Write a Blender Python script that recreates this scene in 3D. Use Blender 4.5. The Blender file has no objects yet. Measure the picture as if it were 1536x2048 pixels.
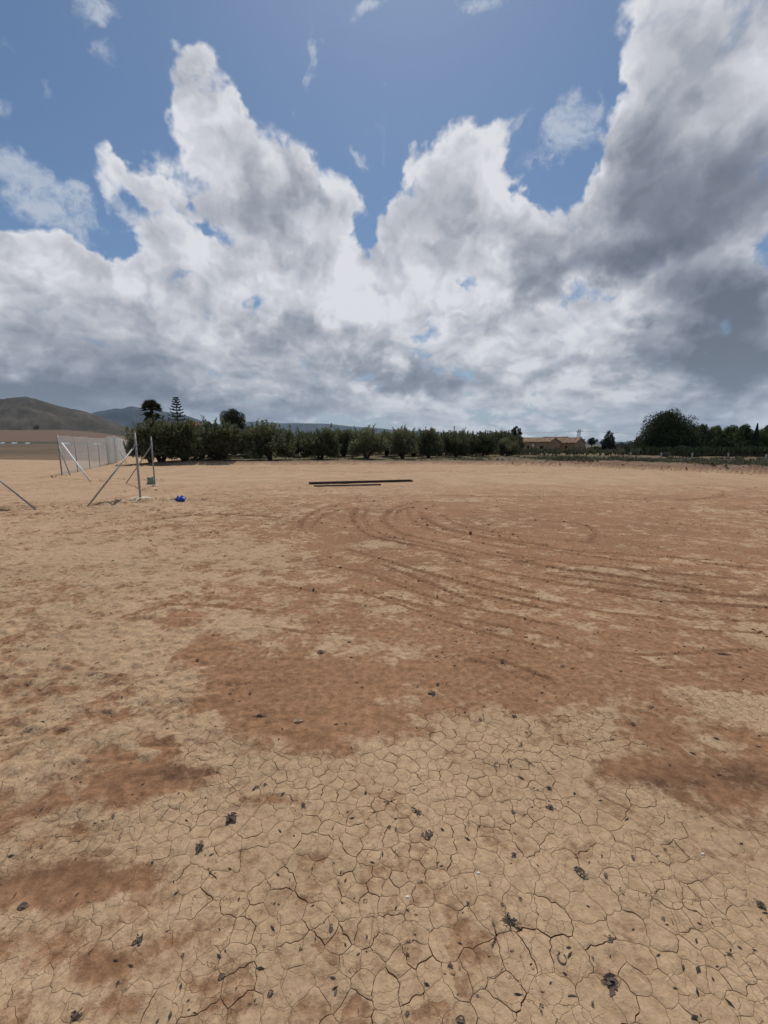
import bpy, bmesh, math, random
import numpy as np
from mathutils import Vector, Matrix, geometry
R = math.radians
rnd = random.Random(7)
C = bpy.context.scene.collection
scene = bpy.context.scene

# ------------------------------------------------------------------ camera
F = 853.0; HZ = 889.0; CAMZ = 1.6            # focal length in photo pixels, horizon row, eye height
PITCH = math.atan((1024 - HZ) / F)
cam_d = bpy.data.cameras.new('camera'); cam = bpy.data.objects.new('camera', cam_d); C.objects.link(cam)
cam_d.sensor_fit = 'VERTICAL'; cam_d.sensor_height = 36.0; cam_d.lens = 36.0 * F / 2048.0
cam_d.clip_start = 0.02; cam_d.clip_end = 60000
cam.location = (0, 0, CAMZ); cam.rotation_euler = (R(90) - PITCH, 0, 0)
scene.camera = cam
cp, sp = math.cos(PITCH), math.sin(PITCH)

def ray(px, py):
    u = (px - 768) / F; v = (py - 1024) / F
    return Vector((u, cp - v * sp, -v * cp - sp))
def G(px, py, z=0.0):                          # point on the level z seen at that place
    r = ray(px, py); t = (CAMZ - z) / -r.z
    return Vector((r.x * t, r.y * t, z))
def P(px, py, Y):                              # point at forward distance Y
    r = ray(px, py); t = Y / r.y
    return Vector((r.x * t, Y, CAMZ + r.z * t))

# ------------------------------------------------------------------ sun and exposure
SUN_AZ, SUN_EL = R(3), R(58)                 # a little left of straight ahead, high
sd = bpy.data.lights.new('sun', 'SUN'); sun = bpy.data.objects.new('sun', sd); C.objects.link(sun)
sd.energy = 3.3; sd.angle = R(0.6); sd.color = (1.0, 0.95, 0.87)
SUND = Vector((math.sin(SUN_AZ) * math.cos(SUN_EL), math.cos(SUN_AZ) * math.cos(SUN_EL), math.sin(SUN_EL)))
sun.rotation_euler = SUND.to_track_quat('Z', 'Y').to_euler()
vs = scene.view_settings
vs.view_transform = 'Standard'; vs.look = 'None'; vs.gamma = 1.0; vs.exposure = 0.0; vs.use_curve_mapping = False

# ------------------------------------------------------------------ sky: Nishita with cumulus
world = bpy.data.worlds.new('World'); scene.world = world; world.use_nodes = True
world.cycles.sampling_method = 'MANUAL'; world.cycles.sample_map_resolution = 256
nt = world.node_tree; nt.nodes.clear()

class NB:
    """tiny helper to write node graphs"""
    def __init__(s, tree): s.t = tree
    def n(s, typ, **kw):
        nd = s.t.nodes.new(typ)
        for k, v in kw.items(): setattr(nd, k, v)
        return nd
    def put(s, sock, v):
        if v is None: return
        if hasattr(v, 'is_linked') or isinstance(v, bpy.types.NodeSocket): s.t.links.new(v, sock)
        else:
            sock.default_value = v
    def m(s, op, a, b=None, c=None, clamp=False):
        nd = s.n('ShaderNodeMath', operation=op); nd.use_clamp = clamp
        s.put(nd.inputs[0], a); s.put(nd.inputs[1], b)
        if c is not None: s.put(nd.inputs[2], c)
        return nd.outputs[0]
    def vm(s, op, a, b=None):
        nd = s.n('ShaderNodeVectorMath', operation=op)
        s.put(nd.inputs[0], a); s.put(nd.inputs[1], b)
        return nd.outputs['Value'] if op in ('LENGTH', 'DOT_PRODUCT', 'DISTANCE') else nd.outputs[0]
    def scale(s, a, k):
        nd = s.n('ShaderNodeVectorMath', operation='SCALE'); s.put(nd.inputs[0], a); s.put(nd.inputs['Scale'], k); return nd.outputs[0]
    def noise(s, vec, scale, detail=6, rough=0.55, dist=0.0, lac=2.0, typ='FBM', col=False, dims='3D'):
        nd = s.n('ShaderNodeTexNoise', noise_type=typ, noise_dimensions=dims)
        s.put(nd.inputs['Vector'], vec)
        for k, v in (('Scale', scale), ('Detail', detail), ('Roughness', rough), ('Distortion', dist), ('Lacunarity', lac)):
            nd.inputs[k].default_value = v
        return nd.outputs['Color' if col else 'Fac']
    def rng(s, v, a, b, c=0.0, d=1.0, smooth=True):
        nd = s.n('ShaderNodeMapRange'); nd.interpolation_type = 'SMOOTHSTEP' if smooth else 'LINEAR'
        s.put(nd.inputs['Value'], v)
        for i, q in zip((1, 2, 3, 4), (a, b, c, d)): s.put(nd.inputs[i], q)
        return nd.outputs[0]
    def mix(s, f, a, b, blend='MIX'):
        nd = s.n('ShaderNodeMix', data_type='RGBA', blend_type=blend)
        s.put(nd.inputs[0], f); s.put(nd.inputs[6], a); s.put(nd.inputs[7], b)
        return nd.outputs[2]
    def comb(s, x, y, z):
        nd = s.n('ShaderNodeCombineXYZ'); s.put(nd.inputs[0], x); s.put(nd.inputs[1], y); s.put(nd.inputs[2], z); return nd.outputs[0]
    def sep(s, v):
        nd = s.n('ShaderNodeSeparateXYZ'); s.put(nd.inputs[0], v); return nd.outputs

W = NB(nt)
tc = W.n('ShaderNodeTexCoord').outputs['Generated']
dirv = W.vm('NORMALIZE', tc)
dx, dy, dz = W.sep(dirv)

def qdir(px, py):                              # where the sky shows at that place: stereographic coordinates
    d = ray(px, py).normalized()
    return d.x / (1 + d.y), d.z / (1 + d.y)
den = W.m('ADD', dy, 1.02)
q = W.comb(W.m('DIVIDE', dx, den), W.m('DIVIDE', dz, den), 0.0)
# slow warp so that the large shapes never look like ellipses
wn = W.noise(dirv, 5.0, 5, 0.6, col=True)
q = W.vm('ADD', q, W.vm('MULTIPLY', W.vm('SUBTRACT', wn, (0.5, 0.5, 0.5)), (0.13, 0.13, 0.0)))

QR = {}
def blobs(lst):
    """lst: (px, py, rx, ry, rotation in degrees, weight) -> summed soft ellipses in sky coordinates"""
    acc = None
    for (px, py, rx, ry, rot, w) in lst:
        cx, cz = qdir(px, py)
        ax, az_ = qdir(px + 4, py); bx, bz = qdir(px, py - 4)
        k = 0.5 * (math.hypot(ax - cx, az_ - cz) + math.hypot(bx - cx, bz - cz)) / 4
        c_, s_ = math.cos(R(rot)), math.sin(R(rot))
        if rot not in QR:
            QR[rot] = q if rot == 0 else W.comb(W.vm('DOT_PRODUCT', q, (c_, s_, 0)), W.vm('DOT_PRODUCT', q, (-s_, c_, 0)), 0.0)
        ux, uz = c_ * cx + s_ * cz, -s_ * cx + c_ * cz
        nd = W.n('ShaderNodeVectorMath', operation='MULTIPLY_ADD'); W.put(nd.inputs[0], QR[rot])
        nd.inputs[1].default_value = (1 / (rx * k), 1 / (ry * k), 0); nd.inputs[2].default_value = (-ux / (rx * k), -uz / (ry * k), 0)
        f = W.m('SUBTRACT', 1.0, W.vm('DOT_PRODUCT', nd.outputs[0], nd.outputs[0]), clamp=True)
        s2 = W.m('MULTIPLY', f, f)
        acc = W.m('MULTIPLY_ADD', s2, w * 1.25, 0.0 if acc is None else acc)
    return acc

#SKYBLOBS
cover = blobs([
    # tower A, left of the middle
    (355, 125, 60, 80, 28, .6), (400, 195, 90, 110, 28, .6), (450, 270, 120, 150, 25, .6), (520, 330, 160, 150, 20, .7), (590, 400, 130, 130, 0, .6),
    (285, 345, 110, 50, -25, .6), (380, 420, 220, 120, 0, .75), (690, 440, 100, 80, -20, .5), (560, 500, 260, 120, 0, .8), (480, 210, 40, 60, 25, .3), (760, 490, 60, 60, 0, .4),
    # tower B
    (1000, 250, 95, 110, -10, .65), (930, 330, 120, 110, 0, .65), (1010, 400, 170, 160, 0, .7), (860, 420, 90, 120, 0, .55), (840, 330, 40, 50, 0, .45), (930, 500, 220, 110, 0, .7),
    (1060, 500, 160, 110, 0, .6),
    # the dark mass on the right
    (1420, 60, 290, 260, 0, 1.0), (1440, 330, 350, 300, 0, 1.1), (1225, 70, 110, 150, 0, .75), (1300, 120, 130, 170, 0, .6), (1250, 420, 240, 190, 30, .9),
    (1180, 310, 110, 70, 0, .45), (1330, 540, 340, 190, 10, .8), (1130, 520, 150, 110, 0, .6), (1270, 200, 110, 180, 0, .3),
    # the bank below
    (60, 640, 360, 240, 0, 1.2), (400, 630, 380, 220, 0, 1.15), (780, 640, 360, 210, 0, 1.15), (1080, 660, 300, 140, 0, 1.0),
    (1400, 720, 380, 200, 0, 1.1), (150, 810, 460, 170, 0, 1.0), (640, 800, 360, 140, 0, .9), (1450, 840, 320, 130, 0, .85), (1480, 650, 160, 160, 0, .8), (1050, 810, 420, 120, 0, .9),
    (40, 500, 160, 90, -15, .45), (300, 520, 180, 110, 0, .45), (1010, 580, 160, 80, 0, .35),
])
holes = blobs([
    (770, 350, 100, 170, 0, -.8), (735, 495, 85, 50, 0, -.85), (940, 568, 75, 50, 0, -.5), (520, 617, 70, 34, 0, -.52), (430, 490, 100, 40, -30, -.5),
    (1120, 400, 80, 110, -30, -.9), (1175, 606, 140, 30, 0, -.36), (1300, 655, 40, 70, 15, -.15), (960, 828, 140, 26, 0, -.3), (1070, 800, 60, 50, 0, -.45), (1200, 830, 100, 24, 0, -.3),
    (200, 450, 110, 90, 0, -.6), (100, 560, 60, 30, 0, -.2), (1130, 220, 110, 70, 0, -.5), (40, 455, 110, 60, 0, -.4),
])
wisp = blobs([
    (190, 0, 120, 60, 0, .9), (20, 280, 120, 55, 30, .72), (120, 235, 34, 100, 35, .72), (0, 100, 50, 50, 0, .8), (240, 115, 60, 50, 0, .6), (30, 385, 90, 40, 0, .75),
    (150, 400, 130, 50, -20, .8), (620, 50, 55, 90, 15, .85), (700, 0, 60, 36, 0, .75), (960, 0, 150, 35, 0, .75), (726, 350, 44, 30, -30, 1.0),
    (1050, 220, 55, 80, 0, .75), (1110, 300, 120, 80, 0, .9), (120, 445, 80, 50, 0, .8),
])
shade = blobs([                                # optical depth: grey undersides
    (1330, 430, 260, 190, 25, .72), (1490, 620, 290, 180, 10, .95), (1400, 110, 90, 120, 0, .22), (1110, 560, 200, 55, 12, .42),
    (930, 400, 110, 110, 0, .3), (530, 430, 180, 90, 0, .34), (620, 690, 220, 40, 0, .38), (860, 745, 260, 42, 0, .62), (250, 700, 280, 60, 0, .40),
    (150, 770, 460, 80, 0, .92), (520, 800, 300, 50, 0, .55), (1470, 740, 260, 80, 0, .62), (1320, 720, 150, 50, 0, .4), (1380, 810, 300, 40, 0, .3),
    (1130, 745, 160, 26, 0, .3), (30, 650, 180, 60, 0, .3), (1520, 330, 160, 200, 0, .35), (1350, 250, 160, 160, 0, .12), (240, 640, 100, 40, 0, .25),
    (740, 600, 380, 80, 0, -.22), (960, 640, 220, 50, 0, -.15), (1200, 650, 110, 60, 0, -.2), (400, 510, 220, 40, 0, -.12), (780, 780, 110, 20, 0, -.35),
    (1160, 790, 170, 24, 0, -.22), (1200, 60, 60, 120, 0, -.25), (1480, 792, 150, 30, 0, -.22), (100, 560, 200, 50, 0, -.12), (120, 835, 420, 60, 0, .55), (640, 835, 420, 40, 0, .38), (1330, 845, 330, 40, 0, .3), (560, 745, 200, 40, 0, .2), (1290, 520, 200, 60, 15, .25), (1230, 640, 60, 30, 0, -.1),
])
#ENDBLOBS
# local billows: the same field read twice, the second time a step towards the sun
grp = bpy.data.node_groups.new('cloud_billows', 'ShaderNodeTree')
grp.interface.new_socket('Vector', in_out='INPUT', socket_type='NodeSocketVector')
grp.interface.new_socket('Fine', in_out='OUTPUT', socket_type='NodeSocketFloat')
g = NB(grp)
gi = g.n('NodeGroupInput').outputs[0]
gw = gi
a_ = g.noise(gw, 4.2, 9, 0.53)
vo = g.n('ShaderNodeTexVoronoi', feature='F1'); g.put(vo.inputs['Vector'], gw)
vo.inputs['Scale'].default_value = 9.0; vo.inputs['Detail'].default_value = 2.0; vo.inputs['Roughness'].default_value = .55
b_ = g.m('SUBTRACT', 0.75, vo.outputs['Distance'])
o_ = g.m('ADD', g.m('MULTIPLY', a_, 0.9), g.m('MULTIPLY', b_, 0.42))
go = g.n('NodeGroupOutput'); grp.links.new(o_, go.inputs[0])
def billow(v):
    nd = W.n('ShaderNodeGroup'); nd.node_tree = grp; W.put(nd.inputs[0], v); return nd.outputs[0]
# perspective of a cloud layer: features flatten towards the horizon
flat = W.m('ADD', 1.0, W.m('MULTIPLY', W.m('POWER', W.m('SUBTRACT', 1.0, W.m('ABSOLUTE', dz)), 6.0), 1.5))
hf_ = W.m('MULTIPLY_ADD', W.m('POWER', W.m('SUBTRACT', 1.0, W.m('ABSOLUTE', dz)), 5.0), 0.9, 1.0)
dcl = W.scale(W.comb(W.m('MULTIPLY', dx, 1.0), dy, W.m('MULTIPLY', dz, flat)), hf_)
dcl = W.vm('ADD', dcl, W.scale(wn, 0.22))
n0 = billow(dcl)
n1 = billow(W.vm('ADD', dcl, (0.008, 0.0, 0.05)))
rel = W.m('SUBTRACT', n0, n1)
D = W.m('ADD', W.m('ADD', W.m('MINIMUM', cover, 1.22), holes), W.m('MULTIPLY_ADD', W.m('SUBTRACT', n0, 0.55), 1.9, W.m('MULTIPLY', W.m('SUBTRACT', W.noise(dcl, 15.0, 6, 0.66), 0.5), 0.62)))
# away from the photographed part the sky carries on with scattered cumulus
back = W.rng(dy, 0.45, 0.05, 0.0, 0.42)
D = W.m('ADD', D, back)
alpha = W.rng(D, 0.04, 0.54)
Dw = W.m('ADD', W.m('SUBTRACT', wisp, 0.45), W.m('MULTIPLY', W.m('SUBTRACT', W.noise(W.vm('ADD', dirv, W.scale(wn, 0.3)), 8.0, 10, 0.66), 0.5), 4.0))
aw = W.rng(Dw, 0.0, 1.0, 0.0, 0.66)
thick = W.rng(W.m('MULTIPLY_ADD', W.m('SUBTRACT', n0, 0.53), 0.9, cover), 0.35, 1.6)
lum = W.m('SUBTRACT', 0.81, W.m('MULTIPLY', thick, 0.13))
lum = W.m('SUBTRACT', lum, W.m('MULTIPLY', shade, 0.50))
lum = W.m('SUBTRACT', lum, W.m('MULTIPLY', back, 0.45))
lum = W.m('ADD', lum, W.rng(D, 0.25, 0.95, 0.08, -0.02))
lum = W.m('ADD', lum, W.m('MULTIPLY', rel, W.m('ADD', 0.24, W.m('MULTIPLY', lum, 0.72))))
lum = W.m('ADD', lum, W.m('MULTIPLY', W.m('SUBTRACT', n0, 0.56), 0.18))
lum = W.m('MAXIMUM', W.m('MINIMUM', W.m('MULTIPLY_ADD', lum, 1.12, -0.045), 0.92), 0.08)
cr = W.n('ShaderNodeValToRGB'); W.put(cr.inputs[0], lum)
els = cr.color_ramp.elements
els[0].position = 0.08; els[0].color = (0.125, 0.145, 0.185, 1)
els[1].position = 0.90; els[1].color = (0.735, 0.74, 0.78, 1)
for p_, c_ in ((0.3, (0.225, 0.248, 0.305, 1)), (0.5, (0.36, 0.385, 0.44, 1)), (0.68, (0.53, 0.54, 0.59, 1))):
    e = els.new(p_); e.color = c_
sky = W.n('ShaderNodeTexSky', sky_type='NISHITA'); sky.sun_disc = False
sky.sun_elevation = SUN_EL; sky.sun_rotation = SUN_AZ; sky.air_density = 1.0; sky.dust_density = 0.5; sky.ozone_density = 3.0
STR = 0.10
skyc = W.mix(1.0, sky.outputs[0], (0.61, 0.69, 0.74, 1), 'MULTIPLY')
cl = W.scale(cr.outputs[0], 1.0 / STR)
# white haze low over the land
lowh = W.rng(dz, 0.24, 0.0, 0.0, 0.88)
cl_h = W.mix(W.m('MULTIPLY', lowh, 0.25), cl, tuple(v / STR for v in (0.33, 0.37, 0.42)) + (1,))
skyc = W.mix(lowh, skyc, tuple(v / STR for v in (0.37, 0.42, 0.475)) + (1,))
c1 = W.mix(aw, skyc, tuple(v / STR for v in (0.60, 0.64, 0.70)) + (1,))
c2 = W.mix(alpha, c1, cl_h)
bg = W.n('ShaderNodeBackground'); W.put(bg.inputs[0], c2); bg.inputs[1].default_value = STR
wo = W.n('ShaderNodeOutputWorld'); nt.links.new(bg.outputs[0], wo.inputs[0])
# ------------------------------------------------------------------ helpers
def tag(o, label=None, cat=None, group=None, kind=None):
    if label: o['label'] = label
    if cat: o['category'] = cat
    if group: o['group'] = group
    if kind: o['kind'] = kind
    return o
def empty(name, loc, label, cat, group=None, rz=0.0):
    o = bpy.data.objects.new(name, None); C.objects.link(o); o.location = loc; o.rotation_euler = (0, 0, rz)
    o.empty_display_size = .2
    return tag(o, label, cat, group)
def link(name, me, parent=None, loc=None):
    o = bpy.data.objects.new(name, me); C.objects.link(o)
    if parent is not None: o.parent = parent
    if loc is not None: o.location = loc
    return o
def np_mesh(name, V, Fc, mat, smooth=False, attrs=None):
    """V (n,3); Fc (m,k) faces all of k corners, or a list of such arrays"""
    if not isinstance(Fc, list): Fc = [Fc]
    me = bpy.data.meshes.new(name)
    V = np.asarray(V, dtype=np.float32)
    Fc = [np.asarray(f, dtype=np.int32) for f in Fc if len(f)]
    loops = np.concatenate([f.ravel() for f in Fc]); sizes = np.concatenate([np.full(len(f), f.shape[1], np.int32) for f in Fc])
    me.vertices.add(len(V)); me.vertices.foreach_set('co', V.ravel())
    me.loops.add(len(loops)); me.loops.foreach_set('vertex_index', loops)
    me.polygons.add(len(sizes)); st = np.concatenate([[0], np.cumsum(sizes)[:-1]]).astype(np.int32)
    me.polygons.foreach_set('loop_start', st); me.polygons.foreach_set('loop_total', sizes)
    if smooth: me.polygons.foreach_set('use_smooth', np.ones(len(sizes), bool))
    me.update(calc_edges=True)
    for k, (typ, arr) in (attrs or {}).items():
        a = me.attributes.new(k, typ, 'POINT')
        a.data.foreach_set('color' if typ == 'FLOAT_COLOR' else 'value', np.asarray(arr, np.float32).ravel())
    if mat: me.materials.append(mat)
    return me
class MB:
    """collects simple solids into one mesh"""
    def __init__(s): s.v = []; s.f = []
    def box(s, c, size, rot=None):
        hx, hy, hz = size[0] / 2, size[1] / 2, size[2] / 2; n = len(s.v); M = rot or Matrix.Identity(3)
        for x, y, z in ((-1,-1,-1),(1,-1,-1),(1,1,-1),(-1,1,-1),(-1,-1,1),(1,-1,1),(1,1,1),(-1,1,1)):
            s.v.append(Vector(c) + M @ Vector((x * hx, y * hy, z * hz)))
        for f in ((0,3,2,1),(4,5,6,7),(0,1,5,4),(1,2,6,5),(2,3,7,6),(3,0,4,7)): s.f.append(tuple(n + i for i in f))
        return s
    def tube(s, pts, r, k=8, cap=True):
        pts = [Vector(p) for p in pts]; rs = r if isinstance(r, (list, tuple)) else [r] * len(pts); n = len(s.v)
        for i, p in enumerate(pts):
            d = (pts[min(i + 1, len(pts) - 1)] - pts[max(i - 1, 0)]).normalized()
            a = d.orthogonal().normalized() if abs(d.z) > .99 else d.cross(Vector((0, 0, 1))).normalized(); b = d.cross(a)
            for j in range(k):
                t = 2 * math.pi * j / k; s.v.append(p + (a * math.cos(t) + b * math.sin(t)) * rs[i])
        for i in range(len(pts) - 1):
            for j in range(k):
                a0 = n + i * k + j; a1 = n + i * k + (j + 1) % k; s.f.append((a0, a1, a1 + k, a0 + k))
        if cap:
            s.f.append(tuple(n + j for j in reversed(range(k)))); s.f.append(tuple(n + (len(pts) - 1) * k + j for j in range(k)))
        return s
    def poly(s, pts):
        n = len(s.v); s.v += [Vector(p) for p in pts]; s.f.append(tuple(range(n, n + len(pts)))); return s
    def mesh(s, name, mat, smooth=False, off=(0, 0, 0)):
        me = bpy.data.meshes.new(name); o = Vector(off)
        me.from_pydata([v - o for v in s.v], [], s.f); me.validate(); me.update()
        if smooth: me.polygons.foreach_set('use_smooth', [True] * len(me.polygons))
        me.materials.append(mat); return me
    def build(s, name, mat, parent=None, smooth=False, loc=None):
        return link(name, s.mesh(name, mat, smooth), parent, loc)

def _h(ix, iy, seed):
    h = (ix.astype(np.int64) * 374761393 + iy.astype(np.int64) * 668265263 + seed * 1442695041) & 0xffffffff
    h = ((h ^ (h >> 13)) * 1274126177) & 0xffffffff
    return ((h ^ (h >> 16)) & 0xffffff) / float(0xffffff)
def vn(x, y, seed=0):
    ix = np.floor(x); iy = np.floor(y); fx = x - ix; fy = y - iy
    fx = fx * fx * fx * (fx * (fx * 6 - 15) + 10); fy = fy * fy * fy * (fy * (fy * 6 - 15) + 10)
    a = _h(ix, iy, seed); b = _h(ix + 1, iy, seed); c = _h(ix, iy + 1, seed); d = _h(ix + 1, iy + 1, seed)
    return (a + (b - a) * fx) * (1 - fy) + (c + (d - c) * fx) * fy
def fbm(x, y, f, octs=4, seed=0, gain=0.5):
    s = 0; a = 1; t = 0
    for i in range(octs):
        s = s + a * vn(x * f + 17.3 * i, y * f - 9.1 * i, seed + i); t += a; a *= gain; f *= 2.03
    return s / t - 0.5
def sst(x, a, b):
    t = np.clip((x - a) / (b - a), 0, 1); return t * t * (3 - 2 * t)

# ------------------------------------------------------------------ materials
def mat(name, rough=0.85, spec=0.3):
    m = bpy.data.materials.new(name); m.use_nodes = True; t = m.node_tree; b = t.nodes['Principled BSDF']
    b.inputs['Roughness'].default_value = rough; b.inputs['Specular IOR Level'].default_value = spec
    return m, NB(t), b
def simple(name, col, rough=0.8, var=0.15, scale=8.0, metal=0.0, spec=0.3, bump=0.0, col2=None):
    m, N, b = mat(name, rough, spec); b.inputs['Metallic'].default_value = metal
    co = N.n('ShaderNodeTexCoord').outputs['Object']
    nz = N.noise(co, scale, 6, 0.6)
    c2 = col2 or tuple(c * (1 - var * 2) for c in col); c1 = tuple(min(1, c * (1 + var)) for c in col)
    N.put(b.inputs['Base Color'], N.mix(N.rng(nz, .3, .7), c2 + (1,), c1 + (1,)))
    if bump:
        bn = N.n('ShaderNodeBump'); bn.inputs['Strength'].default_value = 0.8; bn.inputs['Distance'].default_value = bump
        N.put(bn.inputs['Height'], nz); N.put(b.inputs['Normal'], bn.outputs[0])
    return m
def leafmat(name, ca, cb, rough=0.6, trans=0.18):
    m, N, b = mat(name, rough, 0.25)
    oi = N.n('ShaderNodeObjectInfo').outputs['Random']
    co = N.n('ShaderNodeTexCoord').outputs['Object']
    f = N.m('ADD', N.noise(co, 1.3, 3, .6), N.m('MULTIPLY', N.m('SUBTRACT', oi, .5), .3))
    f2 = N.noise(co, 14.0, 2, .6)
    c = N.mix(N.rng(N.m('ADD', N.m('MULTIPLY', f, .6), N.m('MULTIPLY', f2, .4)), .35, .65), ca + (1,), cb + (1,))
    N.put(b.inputs['Base Color'], c)
    tr = N.n('ShaderNodeBsdfTranslucent'); N.put(tr.inputs[0], c)
    mx = N.n('ShaderNodeMixShader'); mx.inputs[0].default_value = trans
    N.t.links.new(b.outputs[0], mx.inputs[1]); N.t.links.new(tr.outputs[0], mx.inputs[2])
    N.t.links.new(mx.outputs[0], N.t.nodes['Material Output'].inputs[0])
    return m

# ------------------------------------------------------------------ terrain shape and soils (all in metres)
def gxy(px, py): g = G(px, py); return (g.x, g.y)
EDGE = [gxy(-500, 930), gxy(0, 930), gxy(300, 930), gxy(560, 930), gxy(860, 929), gxy(1040, 931), gxy(1200, 935), gxy(1320, 941), gxy(1536, 950), gxy(1750, 962)]
EX = np.array([e[0] for e in EDGE]); EY = np.array([e[1] for e in EDGE])
def edge_y(x, y=None):
    return np.interp(x, EX, EY)
def ell(x, y, px, py, rx, ry, rot=0.0):
    """soft ellipse on the ground, given by where its middle, side and top fall"""
    g = G(px, py); gx = G(px + rx, py); a = abs(gx.x - g.x); b = 0.5 * (G(px, py - ry).y - G(px, py + ry).y)
    X = x - g.x; Y = y - g.y; c, s = math.cos(rot), math.sin(rot)
    r2 = ((X * c + Y * s) / a) ** 2 + ((-X * s + Y * c) / b) ** 2
    return np.clip(1 - r2 * 0.5, 0, 1) ** 2
def seg_dist(x, y, pts):
    P_ = np.array(pts); D = np.full(x.shape, 9.0); S = np.zeros(x.shape); acc = 0
    m = (x > P_[:, 0].min() - 1) & (x < P_[:, 0].max() + 1) & (y > P_[:, 1].min() - 1) & (y < P_[:, 1].max() + 1)
    if not m.any(): return D, S, np.zeros(x.shape)
    xs, ys = x[m], y[m]; d = np.full(xs.shape, 9.0); s = np.zeros(xs.shape); sg = np.zeros(xs.shape)
    for i in range(len(P_) - 1):
        a, b = P_[i], P_[i + 1]; L = math.hypot(*(b - a)) + 1e-9; tx, ty = (b - a) / L
        t = np.clip((xs - a[0]) * tx + (ys - a[1]) * ty, 0, L)
        ex, ey = xs - a[0] - t * tx, ys - a[1] - t * ty; dd = np.hypot(ex, ey)
        side = ex * -ty + ey * tx
        k = dd < d; d[k] = dd[k]; s[k] = acc + t[k]; sg[k] = side[k]; acc += L
    D[m] = d; S[m] = s; SG = np.zeros(x.shape); SG[m] = sg
    return D, S, SG
SPC = {}
def spline(px_pts, step=.12):
    k_ = (tuple(px_pts), step)
    if k_ not in SPC: SPC[k_] = _spline(px_pts, step)
    return SPC[k_]
def _spline(px_pts, step):
    w = [np.array(gxy(*p)) for p in px_pts]; out = []
    w = [2 * w[0] - w[1]] + w + [2 * w[-1] - w[-2]]
    for i in range(1, len(w) - 2):
        n = max(2, int(np.hypot(*(w[i + 1] - w[i])) / step))
        for k in range(n):
            t = k / n; p0, p1, p2, p3 = w[i - 1:i + 3]
            out.append(.5 * (2 * p1 + (p2 - p0) * t + (2 * p0 - 5 * p1 + 4 * p2 - p3) * t * t + (3 * p1 - p0 - 3 * p2 + p3) * t ** 3))
    out.append(w[-2]); return np.array(out)
TRACKS = [   # wheel tracks left in the wet soil: (points, groove width, depth)
    ([(600, 1056), (610, 1036), (642, 1018), (690, 1007), (750, 1002)], .07, .022), ([(622, 1056), (640, 1036), (672, 1022), (720, 1014)], .05, .012),
    ([(712, 1018), (706, 1040), (735, 1068), (800, 1086), (870, 1100), (930, 1116)], .08, .03), ([(768, 1045), (772, 1028), (795, 1013), (838, 1003)], .08, .022),
    ([(768, 1045), (800, 1066), (880, 1085), (985, 1112), (1070, 1124)], .07, .025), ([(840, 1024), (858, 1042), (905, 1061), (990, 1079), (1090, 1090)], .09, .03),
    ([(815, 1014), (824, 1040), (870, 1062), (960, 1086), (1030, 1100)], .06, .02), ([(1030, 1088), (1100, 1101), (1180, 1114), (1310, 1127)], .06, .025),
    ([(1034, 1124), (1100, 1136), (1200, 1149), (1320, 1165), (1410, 1183)], .07, .035), ([(935, 1153), (1000, 1169), (1066, 1187)], .05, .025),
    ([(955, 1189), (1010, 1203), (1098, 1220)], .05, .035), ([(770, 1133), (830, 1156), (900, 1186), (955, 1206)], .06, .02),
    ([(768, 1196), (850, 1216), (925, 1240), (1030, 1262), (1100, 1276), (1165, 1296)], .035, .015), ([(700, 1100), (790, 1128), (900, 1162), (1010, 1186), (1130, 1212)], .06, .015),
    ([(1000, 1075), (1120, 1098), (1260, 1110), (1420, 1120)], .07, .02), ([(1400, 976), (1448, 982), (1440, 992), (1360, 1000)], .14, .03),
    ([(1180, 1085), (1190, 1060), (1150, 1045), (1060, 1040)], .08, .015), ([(980, 1318), (1035, 1338), (1100, 1362)], .03, .018),
    ([(240, 1238), (330, 1212), (420, 1214), (520, 1225)], .03, .02), ([(480, 1250), (600, 1266), (700, 1270)], .02, .012), ([(520, 1170), (640, 1186), (760, 1190)], .03, .014),
    ([(1180, 1240), (1290, 1256), (1400, 1262), (1520, 1268)], .03, .014), ([(1200, 1180), (1330, 1200), (1536, 1215)], .05, .018), ([(1240, 1330), (1330, 1338), (1450, 1336)], .02, .012),
    ([(560, 940), (700, 944), (900, 943), (1100, 946)], .25, .03), ([(880, 990), (1000, 994), (1160, 992), (1300, 1000)], .10, .02),
    ([(300, 1040), (420, 1030), (560, 1035)], .08, .02),
    ([(735, 1018), (728, 1040), (760, 1066), (830, 1084), (900, 1098)], .06, .018), ([(792, 1040), (794, 1026), (815, 1014)], .06, .015),
    ([(880, 1030), (930, 1052), (1040, 1070), (1160, 1082)], .05, .015), ([(1000, 1108), (1090, 1121), (1200, 1134), (1340, 1147), (1480, 1158)], .05, .02),
    ([(900, 1120), (1000, 1146), (1120, 1166), (1250, 1182)], .05, .022), ([(830, 1140), (940, 1172), (1060, 1198), (1200, 1222), (1330, 1240)], .045, .018),
    ([(760, 1160), (860, 1196), (980, 1228), (1120, 1254)], .04, .016), ([(700, 1180), (800, 1212), (900, 1248), (1010, 1280), (1110, 1304)], .035, .012),
    ([(1100, 1150), (1240, 1168), (1400, 1186), (1536, 1196)], .06, .022), ([(1320, 1110), (1420, 1128), (1536, 1140)], .06, .02), ([(1340, 1230), (1440, 1240), (1536, 1244)], .03, .014),
    ([(1160, 1300), (1260, 1312), (1380, 1310), (1500, 1300)], .025, .012), ([(640, 1130), (740, 1150), (830, 1178)], .05, .012),
]
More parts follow.
